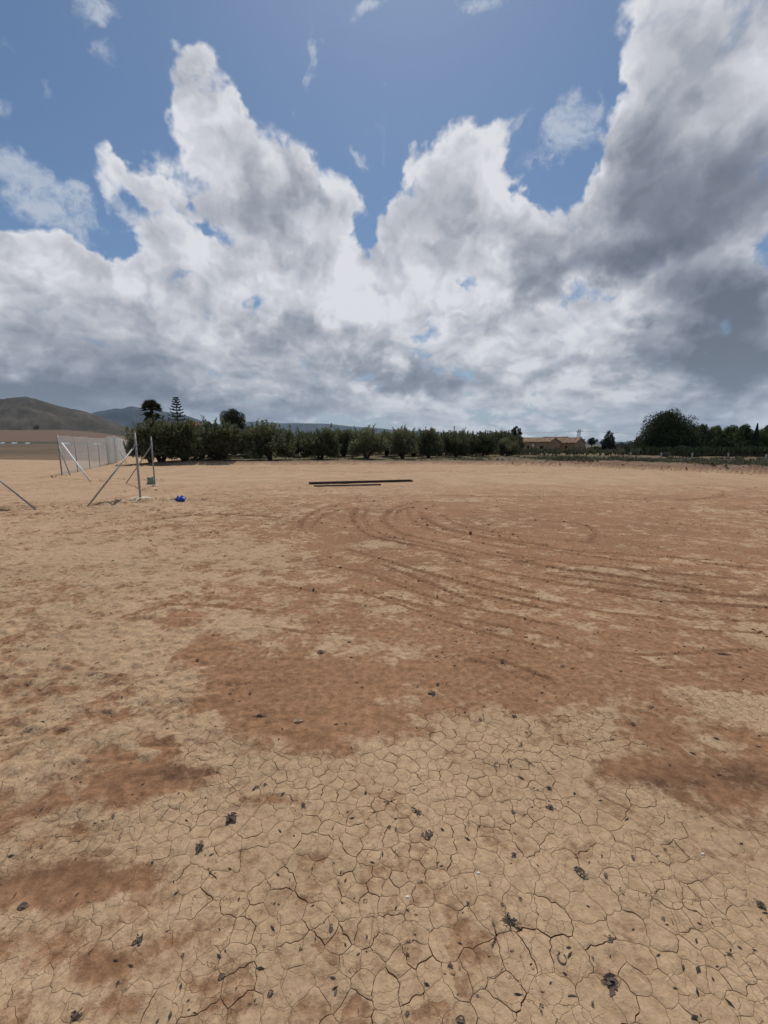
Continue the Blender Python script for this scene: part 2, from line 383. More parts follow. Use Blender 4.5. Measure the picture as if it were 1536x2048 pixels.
RIDGES = [   # thrown-up soil: (points, width, height)
    ([(-60, 1030), (0, 1021), (90, 1016), (175, 1011), (240, 1007), (290, 1003), (350, 1001), (410, 1002)], .16, .085),
    ([(240, 984), (285, 981), (330, 984)], .14, .06), ([(130, 958), (190, 963), (240, 958), (330, 962)], .2, .06), ([(195, 925), (235, 931), (290, 933)], .3, .08),
    ([(60, 958), (130, 953)], .2, .08), ([(420, 937), (470, 936), (560, 937)], .3, .06), ([(0, 1034), (60, 1030), (130, 1026)], .1, .04),
    ([(930, 1320), (985, 1330), (1060, 1360)], .045, .02), ([(1290, 1570), (1370, 1560), (1470, 1545)], .035, .012),
]
def ground_h(x, y, fine=True):
    z = fbm(x, y, .35, 3, 5) * .05 + fbm(x, y, 1.7, 3, 9) * .022
    if fine:
        cal = 1 - 0.65 * (np.clip(ell(x, y, 690, 1400, 230, 120) * 2, 0, 1))
        z += cal * (fbm(x, y, 6.0, 4, 21) * .016 + np.abs(fbm(x, y, 11.0, 3, 31)) * -.012)
        # low scalloped hummocks on the left, softened by rain
        lft = sst(-x / (y + 1), -.05, .45) * sst(y, 1.2, 2.0)
        z += lft * (np.abs(fbm(x * .6, y, 10.0, 3, 77)) * .075 + np.abs(fbm(x * .5, y, 24.0, 2, 78)) * .04 * sst(y, 1.5, 3) * (1 - sst(y, 6, 9)))
        for pts, wd, dp in TRACKS:
            wd = wd * .62; dp = dp * 1.4
            c = spline(pts); d, s, sg = seg_dist(x, y, c)
            brk = np.clip(.9 + 1.3 * fbm(s, s * 0 + dp * 91, 1.3, 3, int(wd * 997)), 0, 1)
            w = wd * (1 + .35 * fbm(s, s * 0 + 3.1, 5, 2, 7))
            g_ = np.exp(-(d / w) ** 2 * 2.2); lug = .65 + .35 * np.sign(np.sin(s * 2 * math.pi / (wd * 2.2)))
            rim = np.exp(-((d - 1.5 * w) / (w * .5)) ** 2)
            z += brk * (-dp * g_ * lug + rim * dp * .45 * (.4 + np.abs(fbm(x, y, 14, 2, 3)) * 3))
        for pts, wd, ht in RIDGES:
            c = spline(pts); d, s, sg = seg_dist(x, y, c)
            n_ = np.clip(.5 + 2.6 * fbm(x, y, 2.2 / (wd * 4), 3, 55), 0, 1.5)
            z += ht * np.exp(-(d / wd) ** 2) * n_ + ht * .35 * np.exp(-(d / wd) ** 2) * fbm(x, y, 3 / wd, 2, 8)
            z -= ht * .3 * np.exp(-((sg + wd * 1.3) / (wd * .5)) ** 2) * (d < 3 * wd) * n_
    # the orchard and weed terrace behind the levelled field
    ey = edge_y(x) + fbm(x, y * 0, .9, 3, 61) * .7
    pos = sst(x, -21, -18)
    z += pos * (sst(y - ey, 0.0, .38) * (.24 + .08 * fbm(x, x * 0, .35, 2, 4)) + sst(y - ey, 2, 12) * .1 * (1 + 3 * fbm(x, y, .5, 3, 90)))
    right = sst(x, 9, 16)
    z += right * (sst(y - ey, .3, 1.5) - sst(y - ey, 3.5, 7)) * (.14 + .3 * np.abs(fbm(x, y, .8, 3, 44)))
    far = sst(y, 55, 110)
    z -= far * .95 * sst(x / (y + 1), -.35, .0)
    # land climbing to the hills on the left
    lf = sst(-x / (y + 1), .42, .75)
    z += lf * (sst(y, 70, 260) * 2.2 + sst(y, 220, 900) * 26) + sst(-x / (y + 1), -.2, .5) * sst(y, 300, 2500) * 10
    z += far * fbm(x, y, .01, 3, 12) * 1.2
    return z
RED = np.array((.284, .160, .090)); PALE = np.array((.415, .300, .200))
def soils(x, y):
    """crust 0..1 (pale dry skin over the red soil), tint (soil colour, darkened along the wheel grooves)"""
    c = np.full(x.shape, .40)
    E = lambda *a: ell(x, y, *a)
    lat = x / (y + .6)
    c += .22 * sst(-lat, .05, .6) * sst(y, 1.5, 3)                              # drier on the left
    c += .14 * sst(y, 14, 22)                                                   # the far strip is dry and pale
    c += -.10 * sst(y, 4, 6) * (1 - sst(y, 12, 16)) * sst(lat, -.4, 0)
    near = 1 - sst(y, 1.75, 2.35)
    c += .36 * near * (1 - .4 * sst(np.abs(lat - .05), .5, .8))
    for a in ((950, 1440, 110, 40, 0, .35), (850, 1500, 300, 60, 0, .25), (1180, 1450, 80, 30, 0, .2), (1470, 1420, 110, 45, 0, .42), (480, 1250, 80, 26, 0, .35), (500, 1110, 110, 26, 0, .28),
              (760, 1088, 70, 8, 0, .35), (830, 1140, 80, 12, 0, .28), (800, 1220, 60, 8, 0, .35), (690, 1290, 70, 22, 0, .28), (820, 1310, 90, 22, 0, .2), (1190, 1255, 60, 12, 0, .25), (1100, 1300, 80, 12, 0, .18),
              (1230, 1140, 100, 9, 0, .25), (1330, 1120, 110, 9, 0, .25), (150, 1110, 110, 18, 0, .3), (300, 1160, 120, 20, 0, .15), (1480, 1690, 60, 14, 0, .35), (1080, 1200, 90, 9, 0, .15), (1440, 1020, 100, 9, 0, .25),
              (930, 1000, 120, 5, 0, .2), (700, 985, 160, 5, 0, .2), (1100, 960, 300, 8, 0, .16), (480, 955, 150, 9, 0, .25), (140, 990, 160, 14, 0, .25), (1000, 950, 400, 6, 0, .14), (270, 1290, 160, 70, 0, .12), (610, 1455, 50, 16, 0, .2)):
        c += a[5] * 1.2 * E(*a[:5])
    for a in ((420, 1300, 70, 70, .5, -.6), (500, 1370, 110, 60, 0, -.5), (640, 1370, 170, 60, 0, -.55), (680, 1470, 190, 46, 0, -.75), (560, 1420, 110, 40, 0, -.4), (370, 1235, 60, 26, 0, -.4),
              (1200, 1350, 240, 60, 0, -.22), (860, 1350, 120, 26, 0, -.25), (1020, 1400, 170, 40, 0, -.3), (760, 1160, 120, 30, 0, -.2), (560, 1200, 120, 30, 0, -.2), (700, 1060, 140, 20, 0, -.2),
              (1400, 1560, 180, 55, 0, -.85), (1480, 1620, 140, 50, 0, -.5), (1250, 1540, 90, 40, 0, -.45), (1330, 1470, 120, 30, 0, -.45), (1130, 1490, 60, 22, 0, -.3), (1300, 1800, 80, 30, -.3, -.45),
              (1160, 1700, 60, 26, 0, -.25), (1330, 1690, 130, 26, -.3, -.4), (230, 1530, 130, 60, 0, -.6), (370, 1560, 110, 30, 0, -.5), (250, 1580, 90, 40, 0, -.55), (560, 1600, 90, 16, 0, -.35), (150, 1750, 170, 50, 0, -.62),
              (80, 1790, 120, 40, 0, -.45), (90, 1880, 110, 46, 0, -.4), (220, 1930, 110, 40, 0, -.55), (240, 2010, 60, 26, 0, -.45), (370, 1880, 34, 40, 0, -.35), (330, 1890, 30, 18, 0, -.3), (100, 1600, 100, 40, 0, -.3), (180, 1660, 70, 20, 0, -.3),
              (470, 2010, 70, 26, 0, -.25), (700, 1520, 300, 20, 0, -.1), (1500, 1900, 80, 40, 0, -.15), (1210, 1960, 70, 26, 0, -.15), (390, 1970, 50, 22, 0, -.2)):
        c += a[5] * .8 * E(*a[:5])
    c += fbm(x, y, .9, 3, 71) * .32 + fbm(x, y, 2.6, 4, 73) * .34
    c += fbm(x, y, 5.0, 3, 72) * .25 * sst(y, 2.2, 3)
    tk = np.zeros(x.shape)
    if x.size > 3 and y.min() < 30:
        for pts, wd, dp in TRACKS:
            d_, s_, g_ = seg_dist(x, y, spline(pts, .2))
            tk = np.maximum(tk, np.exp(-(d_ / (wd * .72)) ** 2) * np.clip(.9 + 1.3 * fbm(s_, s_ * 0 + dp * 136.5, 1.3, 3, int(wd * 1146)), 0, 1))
    c -= .8 * tk  # wheel grooves: red soil bared, and darkened in colour so the tracks read
    dark = np.clip(.85 * E(1440, 1555, 170, 34) + .5 * E(1330, 1590, 90, 40) + .45 * E(150, 1740, 160, 40) + .35 * E(210, 1930, 90, 34) + .25 * E(1320, 1800, 80, 22) + .5 * E(360, 1545, 90, 22)
                   + .45 * E(1270, 1690, 110, 20) + .4 * E(980, 1330, 70, 16) + .3 * E(1400, 1145, 150, 14) + .2 * E(1060, 1350, 60, 14), 0, 1)
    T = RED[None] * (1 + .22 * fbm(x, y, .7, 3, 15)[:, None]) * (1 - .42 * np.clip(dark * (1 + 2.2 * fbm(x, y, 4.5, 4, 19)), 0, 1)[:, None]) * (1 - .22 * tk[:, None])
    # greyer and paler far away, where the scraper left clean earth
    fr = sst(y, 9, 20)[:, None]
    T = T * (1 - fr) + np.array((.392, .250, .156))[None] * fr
    # beyond the field
    ey = edge_y(x) + fbm(x, y * 0, .9, 3, 61) * .7
    o = (sst(y - ey, .15, .5) * sst(x, -21, -18))[:, None]
    gr = np.clip(.45 + 2.2 * fbm(x, y, .35, 4, 33), 0, 1)[:, None]
    orch = np.array((.165, .115, .075))[None] * (1 - gr) + np.array((.115, .108, .055))[None] * gr
    strip = (1 - sst(y - ey, 1.0, 2.4))[:, None]
    orch = orch * (1 - strip) + np.array((.23, .15, .105))[None] * strip
    T = T * (1 - o) + orch * o
    c = c * (1 - o[:, 0]) - o[:, 0] * .2
    # far plain: fields in bands
    far = sst(y, 58, 75)[:, None]
    band = vn(y * 0 + 3.3, np.log(np.maximum(y, 1)) * 9 + x * .0006, 6)[:, None]
    plain = np.array((.17, .135, .085)) * band + np.array((.095, .10, .055)) * (1 - band)
    T = T * (1 - far) + plain * far
    c = c * (1 - far[:, 0]) - far[:, 0] * .2
    # the fields left of the fence
    lf = (sst(-lat, .60, .66) * sst(y + .35 * (x + 40) + 9 * fbm(x, y, .12, 4, 51), 44, 48))[:, None]
    lb = np.clip(vn(x * .012, y * .06, 8) + 1.3 * fbm(x * .2, y, .25, 4, 52), 0, 1)[:, None]
    T = T * (1 - lf) + (np.array((.190, .130, .082)) * lb + np.array((.085, .066, .046)) * (1 - lb)) * lf
    c = c * (1 - lf[:, 0]) - lf[:, 0] * .2
    red = (sst(-lat, .45, .6) * sst(y, 330, 380) * (1 - sst(y, 620, 800)))[:, None]
    T = T * (1 - red) + np.array((.150, .098, .070)) * red
    hd = (sst(-lat, .45, .55) * (sst(y, 230, 245) * (1 - sst(y, 290, 320))))[:, None]
    T = T * (1 - hd) + np.array((.055, .055, .032)) * hd
    hf = sst(y, 800, 1100)[:, None]
    T = T * (1 - hf) + np.array((.075, .075, .045)) * hf
    return c, T

def ground_material():
    m, N, b = mat('cracked_soil', 0.93, 0.15)
    pos = N.n('ShaderNodeNewGeometry').outputs['Position']
    at = N.n('ShaderNodeAttribute', attribute_name='crust').outputs['Fac']
    tint = N.n('ShaderNodeAttribute', attribute_name='tint').outputs['Color']
    wrp = N.vm('ADD', pos, N.scale(N.vm('SUBTRACT', N.noise(pos, 9.0, 4, .6, col=True), (.5, .5, .5)), .11))
    vo = N.n('ShaderNodeTexVoronoi', feature='F1', voronoi_dimensions='2D'); N.put(vo.inputs['Vector'], wrp); vo.inputs['Scale'].default_value = 10.0
    cell = N.sep(vo.outputs['Color'])[0]
    ve = N.n('ShaderNodeTexVoronoi', feature='DISTANCE_TO_EDGE', voronoi_dimensions='2D'); N.put(ve.inputs['Vector'], wrp); ve.inputs['Scale'].default_value = 10.0
    n3 = N.noise(pos, 3.2, 8, .62); n20 = N.noise(pos, 22.0, 6, .65); n90 = N.noise(pos, 95.0, 4, .65); n1 = N.noise(pos, .8, 4, .55)
    # fine hair cracks: second, smaller cells with broken edges
    v2 = N.n('ShaderNodeTexVoronoi', feature='DISTANCE_TO_EDGE', voronoi_dimensions='2D'); N.put(v2.inputs['Vector'], wrp); v2.inputs['Scale'].default_value = 17.0
    c = N.m('ADD', at, N.m('MULTIPLY', N.m('SUBTRACT', n3, .5), 1.35))
    c = N.m('ADD', c, N.m('MULTIPLY', N.m('SUBTRACT', cell, .5), .36))
    c = N.m('ADD', c, N.m('MULTIPLY', N.m('SUBTRACT', n20, .5), .7))
    mask = N.m('MULTIPLY', N.rng(c, .26, .72), N.m('ADD', .82, N.m('MULTIPLY', n3, .3)), clamp=True)
    pale = N.mix(N.rng(n20, .3, .7), (.372, .248, .149, 1), (.476, .332, .206, 1))
    red = N.mix(1.0, tint, N.mix(N.rng(n20, .28, .72), (.70, .66, .62, 1), (1.24, 1.21, 1.18, 1)), 'MULTIPLY')
    col = N.mix(mask, red, pale)
    hair_on = N.m('MULTIPLY', N.rng(n3, .42, .58), N.rng(at, .30, .55))
    w = N.m('ADD', .004, N.m('MULTIPLY', n20, .028))
    h1 = N.m('MULTIPLY', N.m('SUBTRACT', 1.0, N.rng(v2.outputs['Distance'], 0.0, w)), hair_on)
    col = N.mix(N.m('MULTIPLY', h1, .6), col, (.24, .12, .06, 1))
    col = N.mix(1.0, col, N.mix(N.rng(n1, .3, .7), (.90, .89, .88, 1), (1.07, 1.07, 1.07, 1)), 'MULTIPLY')
    col = N.mix(1.0, col, N.mix(N.rng(n90, .3, .7), (.91, .90, .89, 1), (1.07, 1.07, 1.07, 1)), 'MULTIPLY')
    N.put(b.inputs['Base Color'], col)
    hgt = N.m('ADD', N.m('MULTIPLY', n20, .013), N.m('MULTIPLY', n90, .0022))
    hgt = N.m('ADD', hgt, N.m('MULTIPLY', mask, .003))
    hgt = N.m('SUBTRACT', hgt, N.m('MULTIPLY', h1, .003))
    hgt = N.m('ADD', hgt, N.m('MULTIPLY', n3, .03))
    bn = N.n('ShaderNodeBump'); bn.inputs['Strength'].default_value = 0.9; bn.inputs['Distance'].default_value = 1.0
    N.put(bn.inputs['Height'], hgt); N.put(b.inputs['Normal'], bn.outputs[0])
    return m
M = {}
M['ground'] = ground_material()

# ------------------------------------------------------------------ the ground sheet
def in_plates(x, y):
    """1 inside the cracked-plate area"""
    wob = fbm(x, y, .8, 2, 2) * .5
    return ((y > .45) & (y < 2.75 + wob) & (np.abs(x) < 1.15 + .95 * y))
def near_rows():
    ys = [0.3]
    while ys[-1] < 13: ys.append(ys[-1] + .008 + .0037 * ys[-1])
    while ys[-1] < 47: ys.append(ys[-1] * 1.0085)
    return ys
def build_ground():
    rows = [-400, -120, -40, -15, -6, -2.5, -1, -.3] + near_rows()
    y = rows[-1]
    nc = 620
    t = np.linspace(-1, 1, nc)
    out = np.array([1.06, 1.15, 1.3, 1.6, 2.2, 3.5, 8, 30])
    t = np.concatenate([-out[::-1], t, out])
    Y = np.array(rows)[:, None] * np.ones((1, len(t))); hw = 1.6 + 1.15 * np.maximum(np.array(rows), 0)[:, None]
    X = hw * t[None]
    nr, ncol = X.shape
    x, yv = X.ravel(), Y.ravel()
    z = ground_h(x, yv)
    ip = in_plates(x, yv); z = z - ip * .0075
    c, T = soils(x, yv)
    idx = np.arange(nr * ncol).reshape(nr, ncol)
    F1 = np.stack([idx[:-1, :-1], idx[:-1, 1:], idx[1:, 1:], idx[1:, :-1]], -1).reshape(-1, 4)
    V1 = np.stack([x, yv, z], -1)
    # far part, to the horizon
    rows2 = [rows[-1] - 1.2]
    while rows2[-1] < 11500: rows2.append(rows2[-1] * 1.022 + .2)
    t2 = np.linspace(-1.35, 1.35, 230); r2 = np.array(rows2)[:, None]
    X2 = (3 + 1.15 * r2) * t2[None]; Y2 = r2 * np.ones((1, 230)); x2, y2 = X2.ravel(), Y2.ravel()
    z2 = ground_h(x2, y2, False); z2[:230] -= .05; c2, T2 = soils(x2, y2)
    n0_ = len(V1); idx2 = np.arange(len(x2)).reshape(len(rows2), 230) + n0_
    F2 = np.stack([idx2[:-1, :-1], idx2[:-1, 1:], idx2[1:, 1:], idx2[1:, :-1]], -1).reshape(-1, 4)
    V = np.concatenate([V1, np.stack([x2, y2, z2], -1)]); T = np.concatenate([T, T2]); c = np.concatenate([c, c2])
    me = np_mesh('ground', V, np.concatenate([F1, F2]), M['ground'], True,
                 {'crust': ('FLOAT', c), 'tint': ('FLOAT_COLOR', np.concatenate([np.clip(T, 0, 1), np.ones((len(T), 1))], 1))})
    o = link('ground', me); tag(o, kind='structure'); return o
ground = build_ground()
def hz(x, y):
    return float(ground_h(np.array([x], float), np.array([y], float), abs(y) < 60)[0])
def on_ground(px, py):
    """ground point seen there, following the relief"""
    z = 0.0
    for _ in range(4):
        p = G(px, py, z); z = hz(p.x, p.y)
    return Vector((p.x, p.y, z))

# ------------------------------------------------------------------ mud plates between the drying cracks
def build_plates():
    rr = random.Random(11); seeds = []; cellsz = .06; gridd = {}
    def ok(p, r):
        gx, gy = int(math.floor(p[0] / cellsz)), int(math.floor(p[1] / cellsz)); k = 4
        for i in range(gx - k, gx + k + 1):
            for j in range(gy - k, gy + k + 1):
                for (q_, rq) in gridd.get((i, j), ()):
                    if (q_[0] - p[0]) ** 2 + (q_[1] - p[1]) ** 2 < (min(r, rq) * .45 + max(r, rq) * .55) ** 2 * .9: return False
        return True
    cand = np.array([(rr.uniform(-4.2, 4.2), rr.uniform(.2, 3.3)) for _ in range(60000)])
    cand = cand[np.abs(cand[:, 0]) < 1.5 + cand[:, 1]]; csize = vn(cand[:, 0] * 1.7, cand[:, 1] * 1.7, 3)
    for p, size in zip(map(tuple, cand.tolist()), csize.tolist()):
        r = (.041 + .054 * size) * rr.uniform(.7, 1.15)
        if ok(p, r):
            seeds.append(p); gridd.setdefault((int(math.floor(p[0] / cellsz)), int(math.floor(p[1] / cellsz))), []).append((p, r))
    res = geometry.delaunay_2d_cdt([Vector(p) for p in seeds], [], [], 0, 1e-6)
    vs_, tris = res[0], res[2]
    cc = []; vt = {}
    for ti, t_ in enumerate(tris):
        (ax, ay), (bx, by), (cx, cy) = [vs_[i] for i in t_]
        d = 2 * (ax * (by - cy) + bx * (cy - ay) + cx * (ay - by))
        if abs(d) < 1e-12: cc.append(None); continue
        ux = ((ax*ax+ay*ay)*(by-cy)+(bx*bx+by*by)*(cy-ay)+(cx*cx+cy*cy)*(ay-by))/d
        uy = ((ax*ax+ay*ay)*(cx-bx)+(bx*bx+by*by)*(ax-cx)+(cx*cx+cy*cy)*(bx-ax))/d
        cc.append((ux, uy))
        for i in t_: vt.setdefault(i, []).append(ti)
    cpts = np.array([c if c is not None else (0, 9) for c in cc]); cs_ = soils(np.clip(cpts[:, 0], -9, 9), np.clip(cpts[:, 1], 0, 9))[0]
    lat_ = np.abs(cpts[:, 0] - .15 * cpts[:, 1]) / (np.abs(cpts[:, 1]) + .6); cw_ = sst(cs_, .30, .62) * (1.05 - .55 * sst(lat_, .25, .7)) + .05
    edges = {}
    def edge(ta, tb):
        """shared jagged line between two junctions, with its half widths"""
        k = (min(ta, tb), max(ta, tb))
        if k not in edges:
            a, b = Vector(cc[k[0]]), Vector(cc[k[1]]); L = (b - a).length; r_ = random.Random(k[0] * 7919 + k[1])
            n = max(2, min(9, int(L / .013))); nrm = Vector((-(b - a).y, (b - a).x)); nrm = nrm / (L + 1e-9)
            bow = r_.uniform(-.10, .10) * L; pts = []
            for i in range(n + 1):
                t = i / n; w = math.sin(math.pi * t)
                pts.append(a.lerp(b, t) + nrm * (bow * w + r_.uniform(-1, 1) * min(.0055, L * .09) * min(1, w * 1.6)))
            cz = float(cw_[k[0]] + cw_[k[1]]) / 2
            base = r_.choice((.0003, .0005, .0007, .0010, .0013, .0018)) * r_.uniform(.8, 1.2)
            edges[k] = (pts, base * cz)
        pts, w = edges[k]
        return (pts, w) if ta == k[0] else (pts[::-1], w)
    plates = []
    for si, tl in vt.items():
        sx, sy = vs_[si]
        if any(cc[t] is None for t in tl) or len(tl) < 3: continue
        cen0 = Vector((sx, sy))
        tl = sorted(tl, key=lambda t: math.atan2(cc[t][1] - sy, cc[t][0] - sx))
        if max((Vector(cc[t]) - cen0).length for t in tl) > .3: continue
        if not bool(in_plates(np.array([sx]), np.array([sy]))[0]):
            # also keep the cells that the lowered rim of the sheet reaches into
            if not any(bool(in_plates(np.array([cc[t][0]]), np.array([cc[t][1]]))[0]) for t in tl): continue
        bd = []
        # every neighbour pair of triangles around the seed shares an edge
        okk = True; widths = []
        for a, b in zip(tl, tl[1:] + tl[:1]):
            if len(set(tris[a]) & set(tris[b])) < 2: okk = False; break
            pts, w = edge(a, b)
            for i, p in enumerate(pts[:-1]): bd.append(p); widths.append(w)
        if not okk or len(bd) < 6: continue
        cen = sum(bd, Vector((0, 0))) / len(bd); n = len(bd)
        widths = [max(.25 * widths[i - 1] + .5 * widths[i] + .25 * widths[(i + 1) % n], .0001) for i in range(n)]
        ring = []
        for i, p in enumerate(bd):
            tg = bd[(i + 1) % n] - bd[i - 1]; nr = Vector((-tg.y, tg.x)); nr = nr / (nr.length + 1e-9)
            ring.append(p + nr * widths[i])
        plates.append((cen, ring))
    return plates
def plate_arrays(cen, ring, seed):
    r_ = random.Random(seed); n = len(ring); lift = r_.uniform(0.0, .0022); tilt = (r_.uniform(-.012, .012), r_.uniform(-.012, .012))
    P0 = [(p.x, p.y) for p in ring]; c = (cen.x, cen.y)
    R1 = [(c[0] + (p[0] - c[0]) * .90, c[1] + (p[1] - c[1]) * .90) for p in P0]
    R2 = [(c[0] + (p[0] - c[0]) * .5, c[1] + (p[1] - c[1]) * .5) for p in P0[::2]]
    return P0, R1, R2, c, lift, tilt, n
def make_plates():
    pl = build_plates()
    data = [plate_arrays(c, r, i) for i, (c, r) in enumerate(pl)]
    allxy = []; spans = []
    for P0, R1, R2, c, lift, tilt, n in data:
        a = P0 + R1 + R2 + [c]; spans.append((len(allxy), len(a))); allxy += a
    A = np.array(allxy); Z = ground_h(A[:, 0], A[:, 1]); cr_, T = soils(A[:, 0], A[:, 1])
    meshes = []
    for k, (P0, R1, R2, c, lift, tilt, n) in enumerate(data):
        s0, ln = spans[k]; xy = A[s0:s0 + ln]; z = Z[s0:s0 + ln].copy(); cv = cr_[s0:s0 + ln]; tv = T[s0:s0 + ln]
        dry = sst(cv, .28, .6)
        z += .0012 + ((xy[:, 0] - c[0]) * tilt[0] + (xy[:, 1] - c[1]) * tilt[1]) * dry
        z[:n] -= .0005 * dry[:n]; z[n:2 * n] += lift * .6 * dry[n:2 * n]; z[2 * n:] -= lift * .4 * dry[2 * n:]
        m2 = len(R2)
        V = np.concatenate([np.column_stack([xy, z]), np.column_stack([xy[:n], z[:n]]), np.column_stack([xy[:n], z[:n] - .011])])
        cv = np.concatenate([cv, cv[:n] * 0 - .1, cv[:n] * 0 - .3]); tv = np.concatenate([tv, tv[:n] * 1.08, tv[:n] * 1.08])
        q_ = []; tr = []
        b = len(xy)
        for i in range(n):
            j = (i + 1) % n
            q_.append((i, j, n + j, n + i)); q_.append((b + n + i, b + n + j, b + j, b + i))
        for i in range(0, n, 1):
            j = (i + 1) % n; a2 = 2 * n + (i // 2) % m2; b2 = 2 * n + ((i + 1) // 2 if i < n - 1 else 0) % m2
            tr.append((n + i, n + j, a2))
            if a2 != b2: tr.append((n + j, b2, a2))
        for i in range(m2): tr.append((2 * n + i, 2 * n + (i + 1) % m2, 2 * n + m2))
        meshes.append((V, np.array(q_), np.array(tr), cv, tv, Vector(c)))
    # the 300 that show largest are parts of the ground, the rest one part
    def shown(m):
        V = m[0]; n = len(V); c = m[5]; ar = (np.ptp(V[:, 0]) * np.ptp(V[:, 1])); d = math.hypot(c.x, c.y, ) ** 2 + CAMZ ** 2
        vis = 1.0 if (abs(c.x) < (1.0 + .85 * c.y) and c.y > .85) else .05
        return vis * ar / d ** 1.5
    meshes.sort(key=shown, reverse=True)
    def mk(name, ms, origin):
        Vs, Q, Tt, cv, tv = [], [], [], [], []; o = 0
        for V, q_, tr, c_, t_, _ in ms:
            Vs.append(V - np.array(origin)); Q.append(q_ + o); Tt.append(tr + o); cv.append(c_); tv.append(t_); o += len(V)
        tv = np.clip(np.concatenate(tv), 0, 1)
        return np_mesh(name, np.concatenate(Vs), [np.concatenate(Q), np.concatenate(Tt)], M['ground'], True,
                       {'crust': ('FLOAT', np.concatenate(cv)), 'tint': ('FLOAT_COLOR', np.concatenate([tv, np.ones((len(tv), 1))], 1))})
    for m in meshes[:300]:
        org = (m[5].x, m[5].y, float(m[0][0, 2])); link('mud_plate', mk('mud_plate', [m], org), ground, org)
    if meshes[300:]:
        tag(link('mud_plates', mk('mud_plates', meshes[300:], (0, 0, 0)), ground), kind='stuff')
    print('plates', len(meshes))
make_plates()
# ------------------------------------------------------------------ hills
def hill_material(name, a, b_):
    m, N, b = mat(name, 1.0, 0.05)
    pos = N.n('ShaderNodeNewGeometry').outputs['Position']
    n1 = N.noise(pos, .004, 8, .65); n2 = N.noise(pos, .03, 6, .7)
    N.put(b.inputs['Base Color'], N.mix(N.rng(N.m('ADD', N.m('MULTIPLY', n1, .6), N.m('MULTIPLY', n2, .4)), .38, .62), a + (1,), b_ + (1,)))
    return m
def hill(name, sky_pts, Y, depth, material, seed, rough):
    px = np.array([p[0] for p in sky_pts], float); py = np.array([p[1] for p in sky_pts], float)
    n = 300; X = np.linspace(px[0], px[-1], n); yy = np.interp(X, px, py)
    k = np.ones(9) / 9; yy = np.convolve(np.pad(yy, 4, 'edge'), k, 'valid')
    crest = np.array([tuple(P(a, b, Y)) for a, b in zip(X, yy)])
    rows = 60; V = []
    for j in range(rows):
        t = j / (rows - 1); prof = math.sin(math.pi * min(1, t * 1.0)) ** .85 if t < .62 else max(0, math.cos((t - .5) * math.pi))
        yoff = (t - .5) * depth
        x = crest[:, 0] * (1 + yoff / Y); y = crest[:, 1] + yoff
        rg = np.abs(fbm(x, y, 6.0 / depth, 5, seed)) * 2; w = abs(t - .5) * 2
        z = -15 + (crest[:, 2] + 15) * (prof * (1 - w * .35 * rg * 2) + 0) - rough * rg * w
        V.append(np.stack([x, y, z], -1))
    V = np.concatenate(V); idx = np.arange(rows * n).reshape(rows, n)
    F_ = np.stack([idx[:-1, :-1], idx[:-1, 1:], idx[1:, 1:], idx[1:, :-1]], -1).reshape(-1, 4)
    o = link(name, np_mesh(name, V, F_, material, True)); tag(o, kind='structure'); return o
hill('brown_hill', [(-420, 850), (-250, 824), (-150, 808), (-60, 800), (0, 799), (22, 796), (45, 793), (70, 797), (90, 804), (120, 812), (150, 819), (175, 824), (205, 836), (235, 848), (270, 858), (310, 870), (360, 884)],
     2300, 1500, hill_material('hill_scrub', (.052, .046, .034), (.105, .085, .062)), 5, 60)
hill('blue_mountain', [(60, 880), (130, 850), (170, 832), (192, 823), (215, 820), (230, 817), (245, 818), (262, 812), (278, 815), (300, 820), (335, 824), (365, 829), (385, 835), (405, 842), (440, 852), (480, 868), (520, 884)],
     7200, 2600, hill_material('mountain_forest', (.022, .030, .040), (.045, .052, .058)), 15, 120)
hill('long_ridge', [(360, 870), (400, 852), (440, 847), (495, 843), (530, 843), (560, 847), (585, 846), (600, 845), (622, 848), (650, 846), (680, 850), (710, 854), (740, 854), (780, 859), (820, 862), (850, 860), (880, 865), (930, 867), (960, 872), (985, 871), (1010, 873), (1050, 880), (1120, 882), (1300, 884), (1500, 885), (1800, 887)],
     9300, 1500, hill_material('ridge_forest', (.03, .045, .045), (.055, .072, .07)), 25, 60)

# ------------------------------------------------------------------ foliage and trees
def leaves(rg, cen, dirs, length, width, jitter=.35):
    """one bent leaf blade of two triangles at every place"""
    n = len(cen); d = dirs + rg.normal(0, jitter, (n, 3)); d /= np.linalg.norm(d, axis=1, keepdims=True) + 1e-9
    s = np.cross(d, rg.normal(0, 1, (n, 3))); s /= np.linalg.norm(s, axis=1, keepdims=True) + 1e-9
    L = length * rg.uniform(.6, 1.3, (n, 1)); Wd = width * rg.uniform(.7, 1.3, (n, 1))
    a = cen - d * L * .5; b = cen + s * Wd * .5; c = cen + d * L * .5; e = cen - s * Wd * .5 + np.cross(d, s) * Wd * .25
    V = np.stack([a, b, c, e], 1).reshape(-1, 3); i = np.arange(n) * 4
    return V, np.stack([i, i + 1, i + 2, i + 3], -1)
def clumps(rg, lobes, n, bias=.5):
    """points and outward directions spread through ellipsoid lobes, denser near their skin"""
    w = np.array([l[3] * l[4] * l[5] for l in lobes]) ** .75; w = w / w.sum()
    k = rg.choice(len(lobes), n, p=w); Lb = np.array(lobes, float)[k]
    d = rg.normal(0, 1, (n, 3)); d /= np.linalg.norm(d, axis=1, keepdims=True)
    r = rg.uniform(0, 1, (n, 1)) ** bias
    return Lb[:, :3] + d * r * Lb[:, 3:6], d
